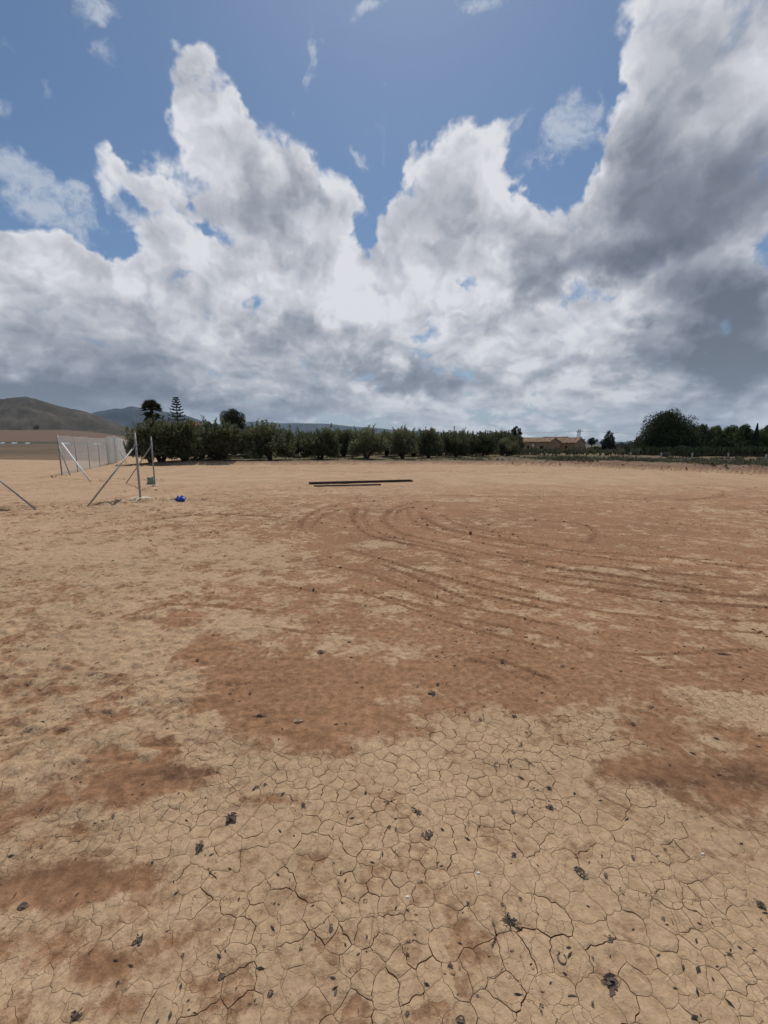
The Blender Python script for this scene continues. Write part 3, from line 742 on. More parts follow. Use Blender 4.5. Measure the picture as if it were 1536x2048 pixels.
def olive_meshes(seed):
    rg = np.random.default_rng(seed); rr = random.Random(seed)
    lobes = []
    for i in range(rr.randint(8, 11)):
        a = rr.uniform(0, 6.28); r = rr.uniform(.15, .95); lobes.append((r * math.cos(a), r * math.sin(a), rr.uniform(1.05, 2.1), rr.uniform(.45, .75), rr.uniform(.45, .75), rr.uniform(.5, .85)))
    for i in range(10):
        a = rr.uniform(0, 6.28); r = rr.uniform(.5, 1.1); lobes.append((r * math.cos(a), r * math.sin(a), rr.uniform(.5, 1.1), .45, .45, .4))
    c, d = clumps(rg, lobes, 9500, .45)
    d = d * .5 + np.array((0, 0, .7))
    # long upright shoots break the outline
    sc, sd_ = [], []
    for i in range(95):
        l = lobes[rr.randrange(len(lobes))]; a = rr.uniform(0, 6.28); e = rr.uniform(.0, 1.2)
        base = np.array((l[0] + l[3] * .8 * math.cos(a) * math.cos(e), l[1] + l[4] * .8 * math.sin(a) * math.cos(e), l[2] + l[5] * .8 * math.sin(e)))
        up = np.array((math.cos(a) * .35, math.sin(a) * .35, 1.0)); up /= np.linalg.norm(up); ln = rr.uniform(.3, .75)
        for t in np.linspace(0, 1, 26): sc.append(base + up * ln * t + rg.normal(0, .035, 3)); sd_.append(up)
    c = np.concatenate([c, np.array(sc)]); d = np.concatenate([d, np.array(sd_)])
    V, Fq = leaves(rg, c, d, .17, .062)
    V[:, 2] = np.maximum(V[:, 2], .12)
    crown = np_mesh('olive_crown', V, Fq, M['olive'])
    tb = MB()
    for i in range(rr.randint(3, 5)):
        a = rr.uniform(0, 6.28); pts = [(.06 * math.cos(a), .06 * math.sin(a), -.1)]
        x, y, z = .1 * math.cos(a), .1 * math.sin(a), .1
        for k in range(5):
            pts.append((x, y, z)); x += math.cos(a) * rr.uniform(.08, .2); y += math.sin(a) * rr.uniform(.08, .2); z += rr.uniform(.25, .42); a += rr.uniform(-.5, .5)
        tb.tube(pts, [.10, .085, .07, .055, .04, .02], 6)
        for k in range(3):
            j = rr.randint(2, 4); p = pts[j]; aa = a + rr.uniform(-1.5, 1.5)
            tb.tube([p, (p[0] + .3 * math.cos(aa), p[1] + .3 * math.sin(aa), p[2] + .3), (p[0] + .5 * math.cos(aa), p[1] + .5 * math.sin(aa), p[2] + .8)], [.035, .025, .01], 5)
    return crown, tb.mesh('olive_trunk', M['bark'], True)
M['olive'] = leafmat('olive_leaves', (.075, .086, .042), (.205, .212, .115), .55, .4)
M['darkleaf'] = leafmat('pine_needles', (.022, .032, .015), (.066, .080, .036), .7, .18)
M['greenleaf'] = leafmat('broad_leaves', (.045, .062, .022), (.130, .160, .055), .6, .28)
M['greyleaf'] = leafmat('grey_bush_leaves', (.070, .078, .055), (.150, .155, .115), .7, .12)
M['blueleaf'] = leafmat('cypress_leaves', (.022, .034, .024), (.050, .065, .045), .7, .06)
M['palmleaf'] = leafmat('palm_fronds', (.030, .040, .018), (.090, .090, .045), .6, .1)
M['weed'] = leafmat('weeds', (.105, .115, .065), (.240, .225, .145), .8, .15)
M['bark'] = simple('bark', (.085, .065, .048), .95, .25, 14, bump=.02)
olives = [olive_meshes(s) for s in (1, 2, 3, 4, 5, 6)]
TREE_I = [0]
def put_tree(name, loc, crown, trunk, label, cat='tree', group=None, s=(1, 1, 1), rz=0.0):
    t = empty(name, loc, label, cat, group, rz); t.scale = s
    if trunk: link('trunk', trunk, t)
    link('crown', crown, t); return t
# front row of the orchard: (px, crown top row, label detail)
front = [(300, 846, .8, 'dark olive tree at the left end of the orchard beside the far fence bays'),
         (322, 836, 1.15, 'wide dark olive tree below the shaggy fan palm'),
         (368, 842, 1.0, 'olive tree below the tiered pine, left of the orange roof'),
         (432, 838, 1.15, 'large olive tree in front of the rounded pine and the orange roof'),
         (541, 845, 1.05, 'olive tree with tall upright shoots, third of the front row from the left'),
         (640, 851, 1.0, 'olive tree of the front row behind the left half of the dark beams'),
         (733, 853, 1.0, 'olive tree of the front row behind the right half of the dark beams'),
         (806, 857, .95, 'olive tree of the front row just right of the beams, left of the utility pole'),
         (857, 861, .85, 'narrow olive tree of the front row closest on the left to the utility pole'),
         (913, 862, .85, 'olive tree of the front row standing below the lone utility pole'),
         (964, 866, .9, 'rounded olive tree next to last at the right end of the front row'),
         (1016, 873, .85, 'small olive tree alone at the right end of the row before the farmhouse')]
short = ['the leftmost olive', 'the olive below the palm', 'the olive below the tiered pine', 'the olive before the rounded pine', 'the olive with tall shoots', 'the olive left of the beams middle', 'the olive behind the beams right half', 'the olive just past the beams', 'the narrow olive before the pole', 'the olive below the pole', 'the next to last olive', 'the small last olive']
short.insert(11, 'the rounded olive near the end')
rr = random.Random(3)
row = []
for i, (px, top, w, lab) in enumerate(front):
    Y = 36.0 + (i - 2) * 1.15 if i > 2 else 34.6 + i * .5
    p = P(px, 900, Y); gz = hz(p.x, Y); zt = P(px, top - (4 if i > 6 else 2), Y).z; h = (zt - gz) / 2.95
    cr_, tr_ = olives[i % 6]
    row.append((p.x, Y))
    put_tree('olive_tree', (p.x, Y, gz), cr_, tr_, lab, 'olive tree', 'olive trees in the orchard', (w * h * 1.38, w * h * 1.38, h), rr.uniform(0, 6.28))
k = 0
for r_ in range(1, 5):
    for i in range(-2, 14):
        ii = i + (.5 if r_ % 2 else 0); x0 = np.interp(ii, range(len(row)), [a[0] for a in row]); y0 = np.interp(ii, range(len(row)), [a[1] for a in row])
        if ii < 0 or ii > 12.6: continue
        if ii < 0: x0 += ii * 3.2
        if ii > 12: x0 += (ii - 12) * 3.2
        x = x0 + rr.uniform(-.5, .5); y = y0 + 4.6 * r_ + rr.uniform(-.4, .4)
        q_ = (x / y * 853 + 768)
        if q_ < 292 or q_ > 1015: continue
        cr_, tr_ = olives[(k * 5 + r_) % 6]; k += 1; sc = rr.uniform(1.0, 1.15)
        put_tree('olive_tree', (x, y, hz(x, y)), cr_, tr_, '%s row olive tree %s %s' % (('second', 'third', 'fourth', 'fifth')[r_ - 1], 'straight behind' if r_ % 2 == 0 else 'behind the gap right of', short[int(ii)]), 'olive tree', 'olive trees in the orchard', (sc * 1.15, sc * 1.15, sc * rr.uniform(.82, .9)), rr.uniform(0, 6.28))

def lobed_tree(name, px, py_base, py_top, half_px, Y, material, lobes_n, n, label, cat, seed, size=.22, trunk_h=.3, cone=0.0, group=None, flat=1.0, x_off=0.0):
    """crown of many uneven lobes over a tapered trunk with limbs, sized from what the photograph shows"""
    rg = np.random.default_rng(seed); r_ = random.Random(seed)
    p = P(px, 880, Y); gz = hz(p.x, Y) if py_base is None else P(px, py_base, Y).z
    top = P(px, py_top, Y).z; H = top - gz; Rw = half_px / F * Y
    lobes = []
    for i in range(lobes_n):
        t = (i + .5) / lobes_n; z = gz + H * (trunk_h + (1 - trunk_h) * (t * .93)); wd = Rw * (1 - cone * t) * (math.sin(math.pi * min(1, .18 + .72 * t)) ** .6 if cone < .5 else 1)
        a = i * 2.4 + r_.uniform(-.4, .4); rad = wd * r_.uniform(.25, .72) * (1 if t < .85 else .4)
        s_ = max(.12 * Rw, wd * r_.uniform(.34, .52)); lobes.append((rad * math.cos(a), rad * math.sin(a), z - gz, s_, s_, min(s_ * flat, H * (1 - trunk_h) * .3)))
    # keep the highest lobe below the seen top
    hi = max(l[2] + l[5] for l in lobes); lobes = [(l[0], l[1], l[2] * (H / hi) if hi > H else l[2], l[3], l[4], l[5]) for l in lobes]
    c, d = clumps(rg, lobes, n, .38)
    V, Fq = leaves(rg, c, d * .8 + np.array((0, 0, .35)), size, size * .45)
    tb = MB(); tb.tube([(0, 0, -.3), (.02 * H, 0, H * .3), (-.01 * H, .02 * H, H * .62), (0, 0, H * .9)], [.045 * H ** .9, .032 * H ** .9, .018 * H ** .9, .004 * H], 8)
    for l in lobes[::2]: tb.tube([(0, 0, max(.1, l[2] * .55)), (l[0] * .6, l[1] * .6, l[2] * .85), (l[0], l[1], l[2])], [.016 * H, .010 * H, .004 * H], 5)
    return put_tree(name, (p.x + x_off, Y, gz), np_mesh('crown', V, Fq, material), tb.mesh('trunk', M['bark'], True), label, cat, group)

# fan palm with its skirt of dry fronds
def palm(px, top, Y, half_px, label):
    p = P(px, 880, Y); gz = hz(p.x, Y); H = P(px, top, Y).z - gz; Rw = half_px / F * Y; r_ = random.Random(9)
    t = empty('fan_palm', (p.x, Y, gz), label, 'palm tree')
    tb = MB(); zc = H - Rw * .9; tb.tube([(0, 0, -.3), (.05, 0, zc * .4), (0, .04, zc * .8), (0, 0, zc)], [.32, .26, .22, .25], 10); tb.build('trunk', M['bark'], t, True)
    fb = MB()
    for i in range(170):
        a = r_.uniform(0, 6.28); e = r_.uniform(-1.25, 1.35); ca, sa = math.cos(a), math.sin(a); L = Rw * r_.uniform(.78, 1.0)
        d = Vector((ca * math.cos(e), sa * math.cos(e), math.sin(e))); o = Vector((0, 0, zc + (.0 if e > -.2 else -1.1 * Rw * r_.random()))); hub = o + d * L * .5
        side = d.cross(Vector((0, 0, 1))).normalized(); up = side.cross(d)
        fb.tube([o, hub], [.02, .012], 4, False)
        for j in range(9):                       # the blade: pleated fingers from one hub
            q_ = (j - 4) / 4 * 1.15; f = (d * math.cos(q_) + side * math.sin(q_)).normalized(); f2 = (f + Vector((0, 0, -.35))).normalized(); w = up * .01 + f.cross(up) * .085
            m1 = hub + f * L * .32; fb.poly([hub, m1 + w, m1 + f2 * L * .24, m1 - w])
    fb.build('crown', M['palmleaf'], t)
palm(308, 799, 66, 21, 'fan palm with a shaggy rounded head rising behind the left end of the olive orchard')

def norfolk(px, top, Y, label):
    p = P(px, 880, Y); gz = hz(p.x, Y); H = P(px, top, Y).z - gz; r_ = random.Random(4); rg = np.random.default_rng(4)
    t = empty('norfolk_island_pine', (p.x, Y, gz), label, 'conifer')
    MB().tube([(0, 0, -.3), (0, 0, H * .5), (0, 0, H)], [.2, .12, .02], 8).build('trunk', M['bark'], t, True)
    C_, D_ = [], []; m = MB(); z = H - .28; k = 0
    while z > 2.2:
        L = min(1.75, .28 + (H - z) * .34); nb = 6
        for j in range(nb):
            a = j * 2 * math.pi / nb + k * .5 + r_.uniform(-.1, .1); ca, sa = math.cos(a), math.sin(a); Lj = L * r_.uniform(.9, 1.05); prev = None
            pts = []
            for q_ in np.linspace(0, 1, 7): pts.append((ca * Lj * q_, sa * Lj * q_, z - .16 * math.sin(q_ * 2.6) * Lj * .6 + .22 * q_ * q_ * Lj))
            m.tube(pts, [.03, .028, .025, .022, .018, .015, .01], 4)
            for q_ in np.linspace(.12, 1, 70):
                b = np.array((ca * Lj * q_, sa * Lj * q_, z - .16 * math.sin(q_ * 2.6) * Lj * .6 + .22 * q_ * q_ * Lj)); s = np.array((-sa, ca, 0)) * r_.uniform(-1, 1) * .18 * math.sin(math.pi * min(1, q_ * .8 + .12))
                C_.append(b + s + np.array((0, 0, r_.uniform(.0, .09)))); D_.append(np.array((ca, sa, .5)) + s)
        z -= .30 + .035 * min(k, 8); k += 1
    V, Fq = leaves(rg, np.array(C_), np.array(D_), .24, .10, .3)
    link('crown', np_mesh('crown', V, Fq, M['blueleaf']), t); m.build('branches', M['bark'], t)
norfolk(358, 793, 70, 'tiered pine with level whorls of branches, between the palm and the orange roof')
lobed_tree('round_pine', 468, None, 816, 30, 58, M['darkleaf'], 22, 14000, 'rounded dark pine above the olive trees, right of the orange roof', 'pine tree', 21, .2, .35)
lobed_tree('small_pine', 941, None, 865, 9, 66, M['darkleaf'], 7, 1500, 'small leaning dark pine above the olives, right of the utility pole', 'pine tree', 22, .18, .4)
lobed_tree('small_pine', 966, None, 867, 12, 68, M['darkleaf'], 8, 1800, 'low dark pine with two heads above the right end of the olive row', 'pine tree', 23, .18, .35)
lobed_tree('dark_conifer', 1031, 900, 851, 19, 88, M['darkleaf'], 16, 7000, 'dark ragged conifer rising left of the farmhouse roofs', 'conifer', 24, .26, .15, .55)
lobed_tree('low_tree', 1008, 900, 868, 12, 92, M['darkleaf'], 7, 1500, 'low dark tree on the left foot of the ragged conifer by the farmhouse', 'tree', 25, .24, .2)
lobed_tree('umbrella_pine', 1184, 905, 875, 12, 150, M['darkleaf'], 9, 2200, 'small umbrella pine beside the right gable of the farmhouse', 'pine tree', 26, .35, .55, flat=.6)
lobed_tree('dark_tree', 1166, 905, 877, 8, 152, M['darkleaf'], 6, 900, 'dark tree peeping over the ridge of the right farmhouse roof', 'tree', 27, .35, .3)
lobed_tree('pointed_conifer', 1217, 906, 859, 21, 125, M['blueleaf'], 22, 8000, 'tall pointed conifer standing alone right of the farmhouse', 'conifer', 28, .32, .1, .72)
lobed_tree('low_tree', 1135, 900, 874, 6, 170, M['darkleaf'], 5, 700, 'low dark tree just visible behind the middle of the farmhouse roofs', 'tree', 29, .35, .3)
for i, (px, tp, hw, Y, lab) in enumerate([(1195, 893, 16, 128, 'dark low tree at the right corner of the farmhouse'), (1243, 884, 16, 190, 'rounded far tree just right of the pointed conifer'), (1262, 880, 14, 200, 'far dark tree between the pointed conifer and the great pine'),
        (1278, 873, 11, 120, 'pale feathery tree against the left flank of the great dark pine'), (1228, 890, 20, 210, 'far low tree behind the pointed conifer')]):
    lobed_tree('far_tree', px, 904, tp, hw * 1.45, Y, M['greyleaf'] if i == 3 else M['darkleaf'], 10, 3200, lab, 'tree', 40 + i, .35, .12, group='trees on the far plain')
# the great pine and the wood on the right
lobed_tree('great_pine', 1333, 915, 818, 60, 56, M['darkleaf'], 60, 70000, 'great dark broad pine, the largest tree on the right', 'pine tree', 50, .18, .0, 0.0, flat=1.15)
for i, (px, tp, hw, Y, mt, lab) in enumerate([(1402, 850, 30, 60, 'greenleaf', 'thin topped green tree next to the great dark pine'), (1430, 854, 28, 62, 'greenleaf', 'second green tree right of the great pine with an open crown'), (1458, 852, 28, 61, 'greenleaf', 'green tree in the middle of the wood, left of the brighter one'),
        (1487, 850, 27, 59, 'greenleaf', 'brighter green tree left of the dark cypress spire'), (1536, 850, 28, 58, 'greenleaf', 'bright green tree at the right edge behind the cypress spire'), (1378, 868, 22, 57, 'darkleaf', 'low dark tree against the right flank of the great pine'),
        (1570, 848, 26, 57, 'greenleaf', 'green tree cut by the right edge of the view'), (1440, 880, 30, 55, 'darkleaf', 'dark low tree in the shade of the wood left of the middle'), (1495, 884, 28, 54, 'darkleaf', 'dark low tree at the foot of the brighter green tree')]):
    lobed_tree('wood_tree', px, 914, tp - 3, hw, Y, M[mt], 24, 13000, lab, 'tree', 60 + i, .22, -.02, group='trees of the wood on the right')
def spire(px, top, Y, half_px, label):
    p = P(px, 880, Y); gz = hz(p.x, Y); H = P(px, top, Y).z - gz; Rw = half_px / F * Y; rg = np.random.default_rng(8)
    n = 5000; t = rg.uniform(0, 1, n); a = rg.uniform(0, 6.28, n); r = Rw * np.sin(np.pi * np.clip(t * .6 + .3, 0, 1)) ** .6 * (1 - t ** 2.5) * rg.uniform(.6, 1, n)
    c = np.stack([r * np.cos(a), r * np.sin(a), .2 + t * (H - .2)], -1); d = np.stack([np.cos(a) * .2, np.sin(a) * .2, np.ones(n)], -1)
    V, Fq = leaves(rg, c, d, .28, .09, .15)
    tb = MB().tube([(0, 0, -.3), (0, 0, H * .6)], [.12, .03], 6)
    put_tree('cypress', (p.x, Y, gz), np_mesh('crown', V, Fq, M['blueleaf']), tb.mesh('trunk', M['bark']), label, 'cypress')
spire(1511, 848, 53, 6.5, 'slim dark cypress spire near the right edge of the wood')

# bushes
def bush(name, px, py_base, top, half_px, Y, material, n, label, seed, group=None, size=.12):
    rg = np.random.default_rng(seed); r_ = random.Random(seed)
    p = P(px, 890, Y); gz = hz(p.x, Y) if py_base is None else P(px, py_base, Y).z; H = max(.3, P(px, top, Y).z - gz); Rw = half_px / F * Y
    lobes = [(r_.uniform(-.6, .6) * Rw, r_.uniform(-.5, .5) * Rw, H * r_.uniform(.25, .6), Rw * .42, Rw * .42, H * .36) for _ in range(8)]
    c, d = clumps(rg, lobes, n, .45); V, Fq = leaves(rg, c, d * .5 + np.array((0, 0, .7)), size, size * .35)
    V[:, 2] = np.maximum(V[:, 2], -.05)
    t = empty(name, (p.x, Y, gz), label, 'bush', group)
    link('foliage', np_mesh('foliage', V, Fq, material), t)
    tb = MB()
    for l in lobes: tb.tube([(0, 0, -.1), (l[0] * .5, l[1] * .5, l[2] * .6), (l[0], l[1], l[2])], [.03, .02, .01], 4)
    tb.build('stem', M['bark'], t)
bush('grey_bush', 1372, None, 889, 21, 47, M['greyleaf'], 5000, 'rounded grey green bush in front of the great dark pine', 70, size=.14)
bush('grey_bush', 1335, None, 903, 12, 44, M['greyleaf'], 1500, 'low grey bush at the left foot of the rounded grey green bush', 71)
for i, (px, tp, hw, Y, mt, lab) in enumerate([(1052, 903, 14, 95, 'weed', 'pale bush before the left corner of the farmhouse wall'), (1078, 900, 12, 98, 'greyleaf', 'grey bush under the two dark farmhouse windows'), (1100, 906, 13, 94, 'greenleaf', 'green bush in front of the windowless farmhouse gable'),
        (1150, 908, 12, 93, 'greenleaf', 'green bush below the white sheet'), (1182, 906, 18, 96, 'greenleaf', 'dark green bush right of the white sheet'), (1210, 909, 14, 90, 'greenleaf', 'green bush under the pointed conifer'), (1235, 908, 14, 80, 'greenleaf', 'bush on the bank left of the great pine'),
        (1255, 911, 12, 70, 'greyleaf', 'grey bush on the bank close to the great pine'), (1125, 903, 10, 97, 'greyleaf', 'grey bush at the foot of the right farmhouse'), (1038, 908, 10, 80, 'weed', 'dry bush beside the last olive tree')]):
    bush('bank_bush', px, None, tp + 3, hw, Y, M[mt], 1400, lab, 80 + i, 'bushes between the field and the farmhouse', .16)
def far_y(px, py):
    Ys = np.exp(np.linspace(math.log(120), math.log(2500), 400)); xs = (px - 768) / F * Ys / (cp - (py - 1024) / F * sp)
    zs = ground_h(xs, Ys, False); row = np.array([HZ - F * (z - CAMZ) / y for z, y in zip(zs, Ys)])
    return float(Ys[int(np.argmin(np.abs(row - py)))])
Ya, Yb = far_y(77, 858), far_y(137, 868)
bush('hill_bush', 77, None, 848, 7, Ya, M['darkleaf'], 1200, 'small dark round bush on the far slope at the left edge', 95, size=.9)
bush('hill_bush', 137, None, 858, 5, Yb, M['darkleaf'], 900, 'small dark bush on the red field above the fence', 96, size=.8)

# ------------------------------------------------------------------ buildings
M['plaster'] = simple('ochre_plaster', (.40, .245, .15), .95, .12, 1.2)
M['brick'] = simple('old_red_masonry', (.36, .19, .12), .95, .2, 3.0)
M['tile'] = simple('clay_tile', (.42, .27, .17), .9, .3, 2.5)
M['orange'] = simple('orange_clay_tile', (.30, .12, .065), .9, .15, 3)
M['stone'] = simple('pale_coping', (.46, .42, .36), .9, .1, 2)
M['dark'] = simple('dark_opening', (.02, .018, .016), .6, .1, 2)
M['white'] = simple('white_paint', (.72, .71, .68), .6, .05, 2)
def gable_house(px_near, Y, rot, W_, L_, eave, ridge, label, windows, tile='tile', wall='plaster', rows=14, name='farmhouse', gz=None, chimney=False):
    """gable end towards the viewer at local y=0, the body running back to y=L_"""
    p = P(px_near, 895, Y); gz = hz(p.x, Y) if gz is None else gz
    t = empty(name, (p.x, Y, gz), label, 'house', None, rot)
    w = MB(); hw = W_ / 2
    V = [(-hw, 0, -.5), (hw, 0, -.5), (hw, L_, -.5), (-hw, L_, -.5), (-hw, 0, eave), (hw, 0, eave), (hw, L_, eave), (-hw, L_, eave), (0, 0, ridge), (0, L_, ridge)]
    w.v = [Vector(v) for v in V]; w.f = [(0, 1, 5, 8, 4), (2, 3, 7, 9, 6), (1, 2, 6, 5), (3, 0, 4, 7)]
    wo_ = w.build('wall', M[wall], t)
    rf = MB(); sl = math.atan2(ridge - eave, hw)
    for sgn in (-1, 1):
        Ls = math.hypot(hw, ridge - eave) + .28
        n = int((L_ + .5) / .42)
        for i in range(n):                        # courses of curved tile running down the slope
            y = -.25 + i * .42 + .21; a = Vector((0, y, ridge + .09)); b = Vector((sgn * (hw + .22), y, eave - .08 * 1 + .02))
            rf.tube([a, b], .2, 6)
    rf.tube([(0, -.3, ridge + .16), (0, L_ + .3, ridge + .16)], .16, 6)
    rf.build('roof', M[tile], t)
    for kind, fx, a, z0, z1, w2 in windows:       # face: 'g' gable, 'l' left wall, 'r' right wall
        if fx == 'g': c, s = (a, 0, (z0 + z1) / 2), (w2, .12, z1 - z0); d = Vector((0, -.02, 0))
        elif fx == 'l': c, s = (-hw, a, (z0 + z1) / 2), (.12, w2, z1 - z0); d = Vector((-.02, 0, 0))
        else: c, s = (hw, a, (z0 + z1) / 2), (.12, w2, z1 - z0); d = Vector((.02, 0, 0))
        fr = MB(); fr.box(Vector(c) + d, s); f_ = fr.build('window' if kind != 'door' else 'door', M['dark'] if kind != 'door' else M['white'], t)
        lz = MB(); ls = (s[0] + .2 if fx == 'g' else .2, s[1] + .2 if fx != 'g' else .2, .12); lz.box(Vector((c[0], c[1], z0 - .06)) + d * 2, ls); lz.build('sill', M['stone'], f_)
    if chimney:
        MB().box((hw * .4, L_ * .5, ridge + .3), (.5, .5, 1.0)).build('chimney', M[wall], t)
    return t
YH = 105.0
zb = lambda px, Y: hz(P(px, 895, Y).x, Y)
def hgt(px, py, Y): return P(px, py, Y).z - zb(px, Y)
gable_house(1109, YH, R(36), 4.6, 9.5, hgt(1110, 884, YH), hgt(1110, 877, YH), 'long ochre farmhouse with windowless gable, left of the other gable',
            [('window', 'l', 2.0, 1.05, 1.9, .9), ('door', 'l', 4.4, 1.3, 2.3, .55), ('window', 'l', 5.8, 1.1, 1.9, .6), ('window', 'l', 8.0, .9, 1.7, .8)])
gable_house(1160, YH + 2, R(40), 5.0, 9.0, hgt(1160, 886, YH), hgt(1160, 877, YH), 'ochre farmhouse with a wide gable beside the white sheet, right of the windowless gable',
            [('window', 'g', .2, 1.0, 1.6, .5), ('window', 'l', 2.2, 1.0, 1.8, .7)])
def flat_house():
    Y = YH + 9; p = P(1038, 895, Y); gz = zb(1038, Y); t = empty('brick_house', (p.x, Y, gz), 'flat roofed red masonry house behind the left end of the long farmhouse', 'house')
    a, b = P(1022, 880, Y).x - p.x, P(1074, 880, Y).x - p.x; h = P(1038, 876, Y).z - gz
    MB().box(((a + b) / 2, 3, h / 2 - .3), (b - a, 6, h + .6)).build('wall', M['brick'], t)
    MB().box(((a + b) / 2, 3, h + .06), (b - a + .3, 6.3, .14)).build('coping', M['tile'], t)
    MB().box((a + 2.0, -.04, h - .9), (.35, .12, .9)).build('window', M['dark'], t)
    MB().box((a + 1.6, -.9, h * .55), (4.2, 1.7, .1)).build('porch_roof', M['stone'], t)
    MB().box((a + .2, -1.2, h * .27), (.2, .2, h * .52)).build('porch_post', M['stone'], t)
flat_house()
gable_house(1133, YH + 12, R(36), 5.0, 7.0, hgt(1133, 884, YH + 12), hgt(1133, 875.5, YH + 12), 'tiled house behind, its reddish roof showing between the two gables', [('window', 'l', 3, 1, 1.8, .6)], tile='orange', wall='brick')
gable_house(379, 74, R(-62), 3.0, 1.9, hgt(379, 856, 74), hgt(379, 847, 74), 'house with a bright orange tiled roof behind the second olive tree', [('window', 'l', 2, 1, 2, .8)], tile='orange', chimney=False)
def small_ruin():
    Y = 88; p = P(1000, 888, Y); gz = zb(1000, Y); t = empty('garden_shed', (p.x, Y, gz), 'pale low shed seen between the last two olive trees', 'shed')
    h = P(1000, 885, Y).z - gz
    MB().box((0, 1.5, h / 2 - .2), (3.6, 3, h + .4)).build('wall', M['stone'], t); MB().box((0, 1.5, h + .05), (3.9, 3.3, .1)).build('roof', M['tile'], t)
small_ruin()
# white sheet before the right gable
def sheet():
    Y = 90; a = P(1156, 905, Y); t = MB(); n = 8; gz = hz(a.x, Y)
    for j in range(3):
        for i in range(n):
            u = i / (n - 1); p = P(1155 + 14 * u, 906.5 - 5.5 * math.sin(u * 2.4) , Y + j * .7); t.v.append(Vector((p.x, Y + j * .7, p.z + .12 * math.sin(i * 2.1 + j) + j * .1)))
    for j in range(2):
        for i in range(n - 1): k = j * n + i; t.f.append((k, k + 1, k + n + 1, k + n))
    t.f += [(i, i + 1, 3 * n + i + 1, 3 * n + i) for i in range(n - 1)]
    t.v += [Vector((v.x, v.y - .05, gz)) for v in t.v[:n]]
    o = t.build('white_sheet', M['white'], None, True); tag(o, 'white sheet draped over a heap in front of the right farmhouse gable', 'sheet')
sheet()
# polytunnels far left
r_ = random.Random(12)
for px, w, y, lab in ((7, 8, 883, 'short white polytunnel at the left edge of the brown field'), (30, 12, 882.5, 'white polytunnel, second from the left edge on the brown field'), (57, 9, 883, 'white polytunnel, third from the left edge on the brown field'), (134, 14, 884.5, 'white polytunnel seen through the near fence netting'), (195, 16, 884, 'white polytunnel behind the middle of the fence')):
    Y = 215; p = P(px, y, Y); L = w / F * Y; gz = hz(p.x, Y); h = .9; m = MB(); n = 8
    for xx in (-L / 2, 0, L / 2):
        for j in range(n + 1): a = math.pi * j / n; m.v.append(Vector((xx, 1.1 * math.cos(a), h * math.sin(a))))
    for k in range(2):
        for j in range(n): q_ = k * (n + 1) + j; m.f.append((q_, q_ + 1, q_ + n + 2, q_ + n + 1))
    m.f += [tuple(range(n + 1)), tuple(reversed(range(2 * n + 2, 3 * n + 3)))]
    o = m.build('polytunnel', M['white'], None, True, (p.x, Y, gz)); tag(o, lab, 'greenhouse', 'polytunnels on the far field')

# ------------------------------------------------------------------ poles and lines
M['palepost'] = simple('pale_concrete', (.50, .47, .42), .9, .1, 6)
M['concrete'] = simple('concrete', (.33, .31, .285), .9, .15, 6)
M['steel'] = simple('galvanised_steel', (.36, .34, .315), .55, .2, 20, .25, .4)
M['wire'] = simple('fence_wire', (.78, .78, .76), .5, .05, 20, .05, .5)
M['darksteel'] = simple('dark_painted_steel', (.032, .020, .017), .6, .3, 30, .2, .4, col2=(.055, .028, .020))
M['grey'] = simple('weathered_pole', (.13, .12, .11), .9, .15, 8)
def pole(px, top, Y, lab):
    p = P(px, 880, Y); gz = hz(p.x, Y); H = P(px, top, Y).z - gz; t = empty('utility_pole', (p.x, Y, gz), lab, 'pole')
    MB().tube([(0, 0, -.5), (0, 0, H)], [.14, .10], 8).build('shaft', M['grey'], t, True); MB().box((0, 0, H - .3), (.9, .08, .08)).build('crossarm', M['grey'], t)
    return Vector((p.x, Y, gz + H - .3))
w0 = pole(908, 852, 110, 'lone utility pole standing up behind the right half of the olive row')
def pylon(px, top, Y):
    p = P(px, 880, Y); gz = hz(p.x, Y); H = P(px, top, Y).z - gz; t = empty('lattice_pylon', (p.x, Y, gz), 'narrow lattice pylon rising behind the right farmhouse roof', 'pylon')
    m = MB(); b, c = .9, .32; leg = []
    for sx, sy in ((-1, -1), (1, -1), (1, 1), (-1, 1)): m.tube([(sx * b, sy * b, -.3), (sx * c, sy * c, H)], [.09, .07], 4)
    m.build('legs', M['grey'], t)
    m = MB(); n = 9
    for i in range(n):
        z0, z1 = H * i / n, H * (i + 1) / n; r0, r1 = b + (c - b) * i / n, b + (c - b) * (i + 1) / n
        for s in (-1, 1):
            m.tube([(-r0, s * r0, z0), (r1, s * r1, z1)], .045, 4); m.tube([(s * r0, -r0, z0), (s * r1, r1, z1)], .045, 4)
    m.build('bracing', M['grey'], t)
    MB().box((.2, 0, H - .9), (2.6, .14, .14)).build('crossarm', M['grey'], t)
    for k in (-1, .2, 1.4): MB().tube([(k, 0, H - .85), (k, 0, H - .45)], .07, 6).build('insulator', M['stone'], t)
    return Vector((p.x, Y, gz + H - .5))
w1 = pylon(1157, 859, 175)
w2 = pole(1163, 873, 260, 'far thin utility pole just right of the lattice pylon')
def cable(a, b, sag, lab):
    m = MB(); m.tube([a.lerp(b, t) + Vector((0, 0, -sag * 4 * t * (1 - t))) for t in [i / 16 for i in range(17)]], .03, 4); o = m.build('power_cable', M['grey']); tag(o, lab, 'cable', 'cables strung from the pylon')
cable(w1, P(905, 862, 150), .8, 'thin power cable from the lattice pylon to the left behind the olives')
cable(w1, P(1560, 862, 190), 1.5, 'thin power cable from the lattice pylon to the right over the wood')
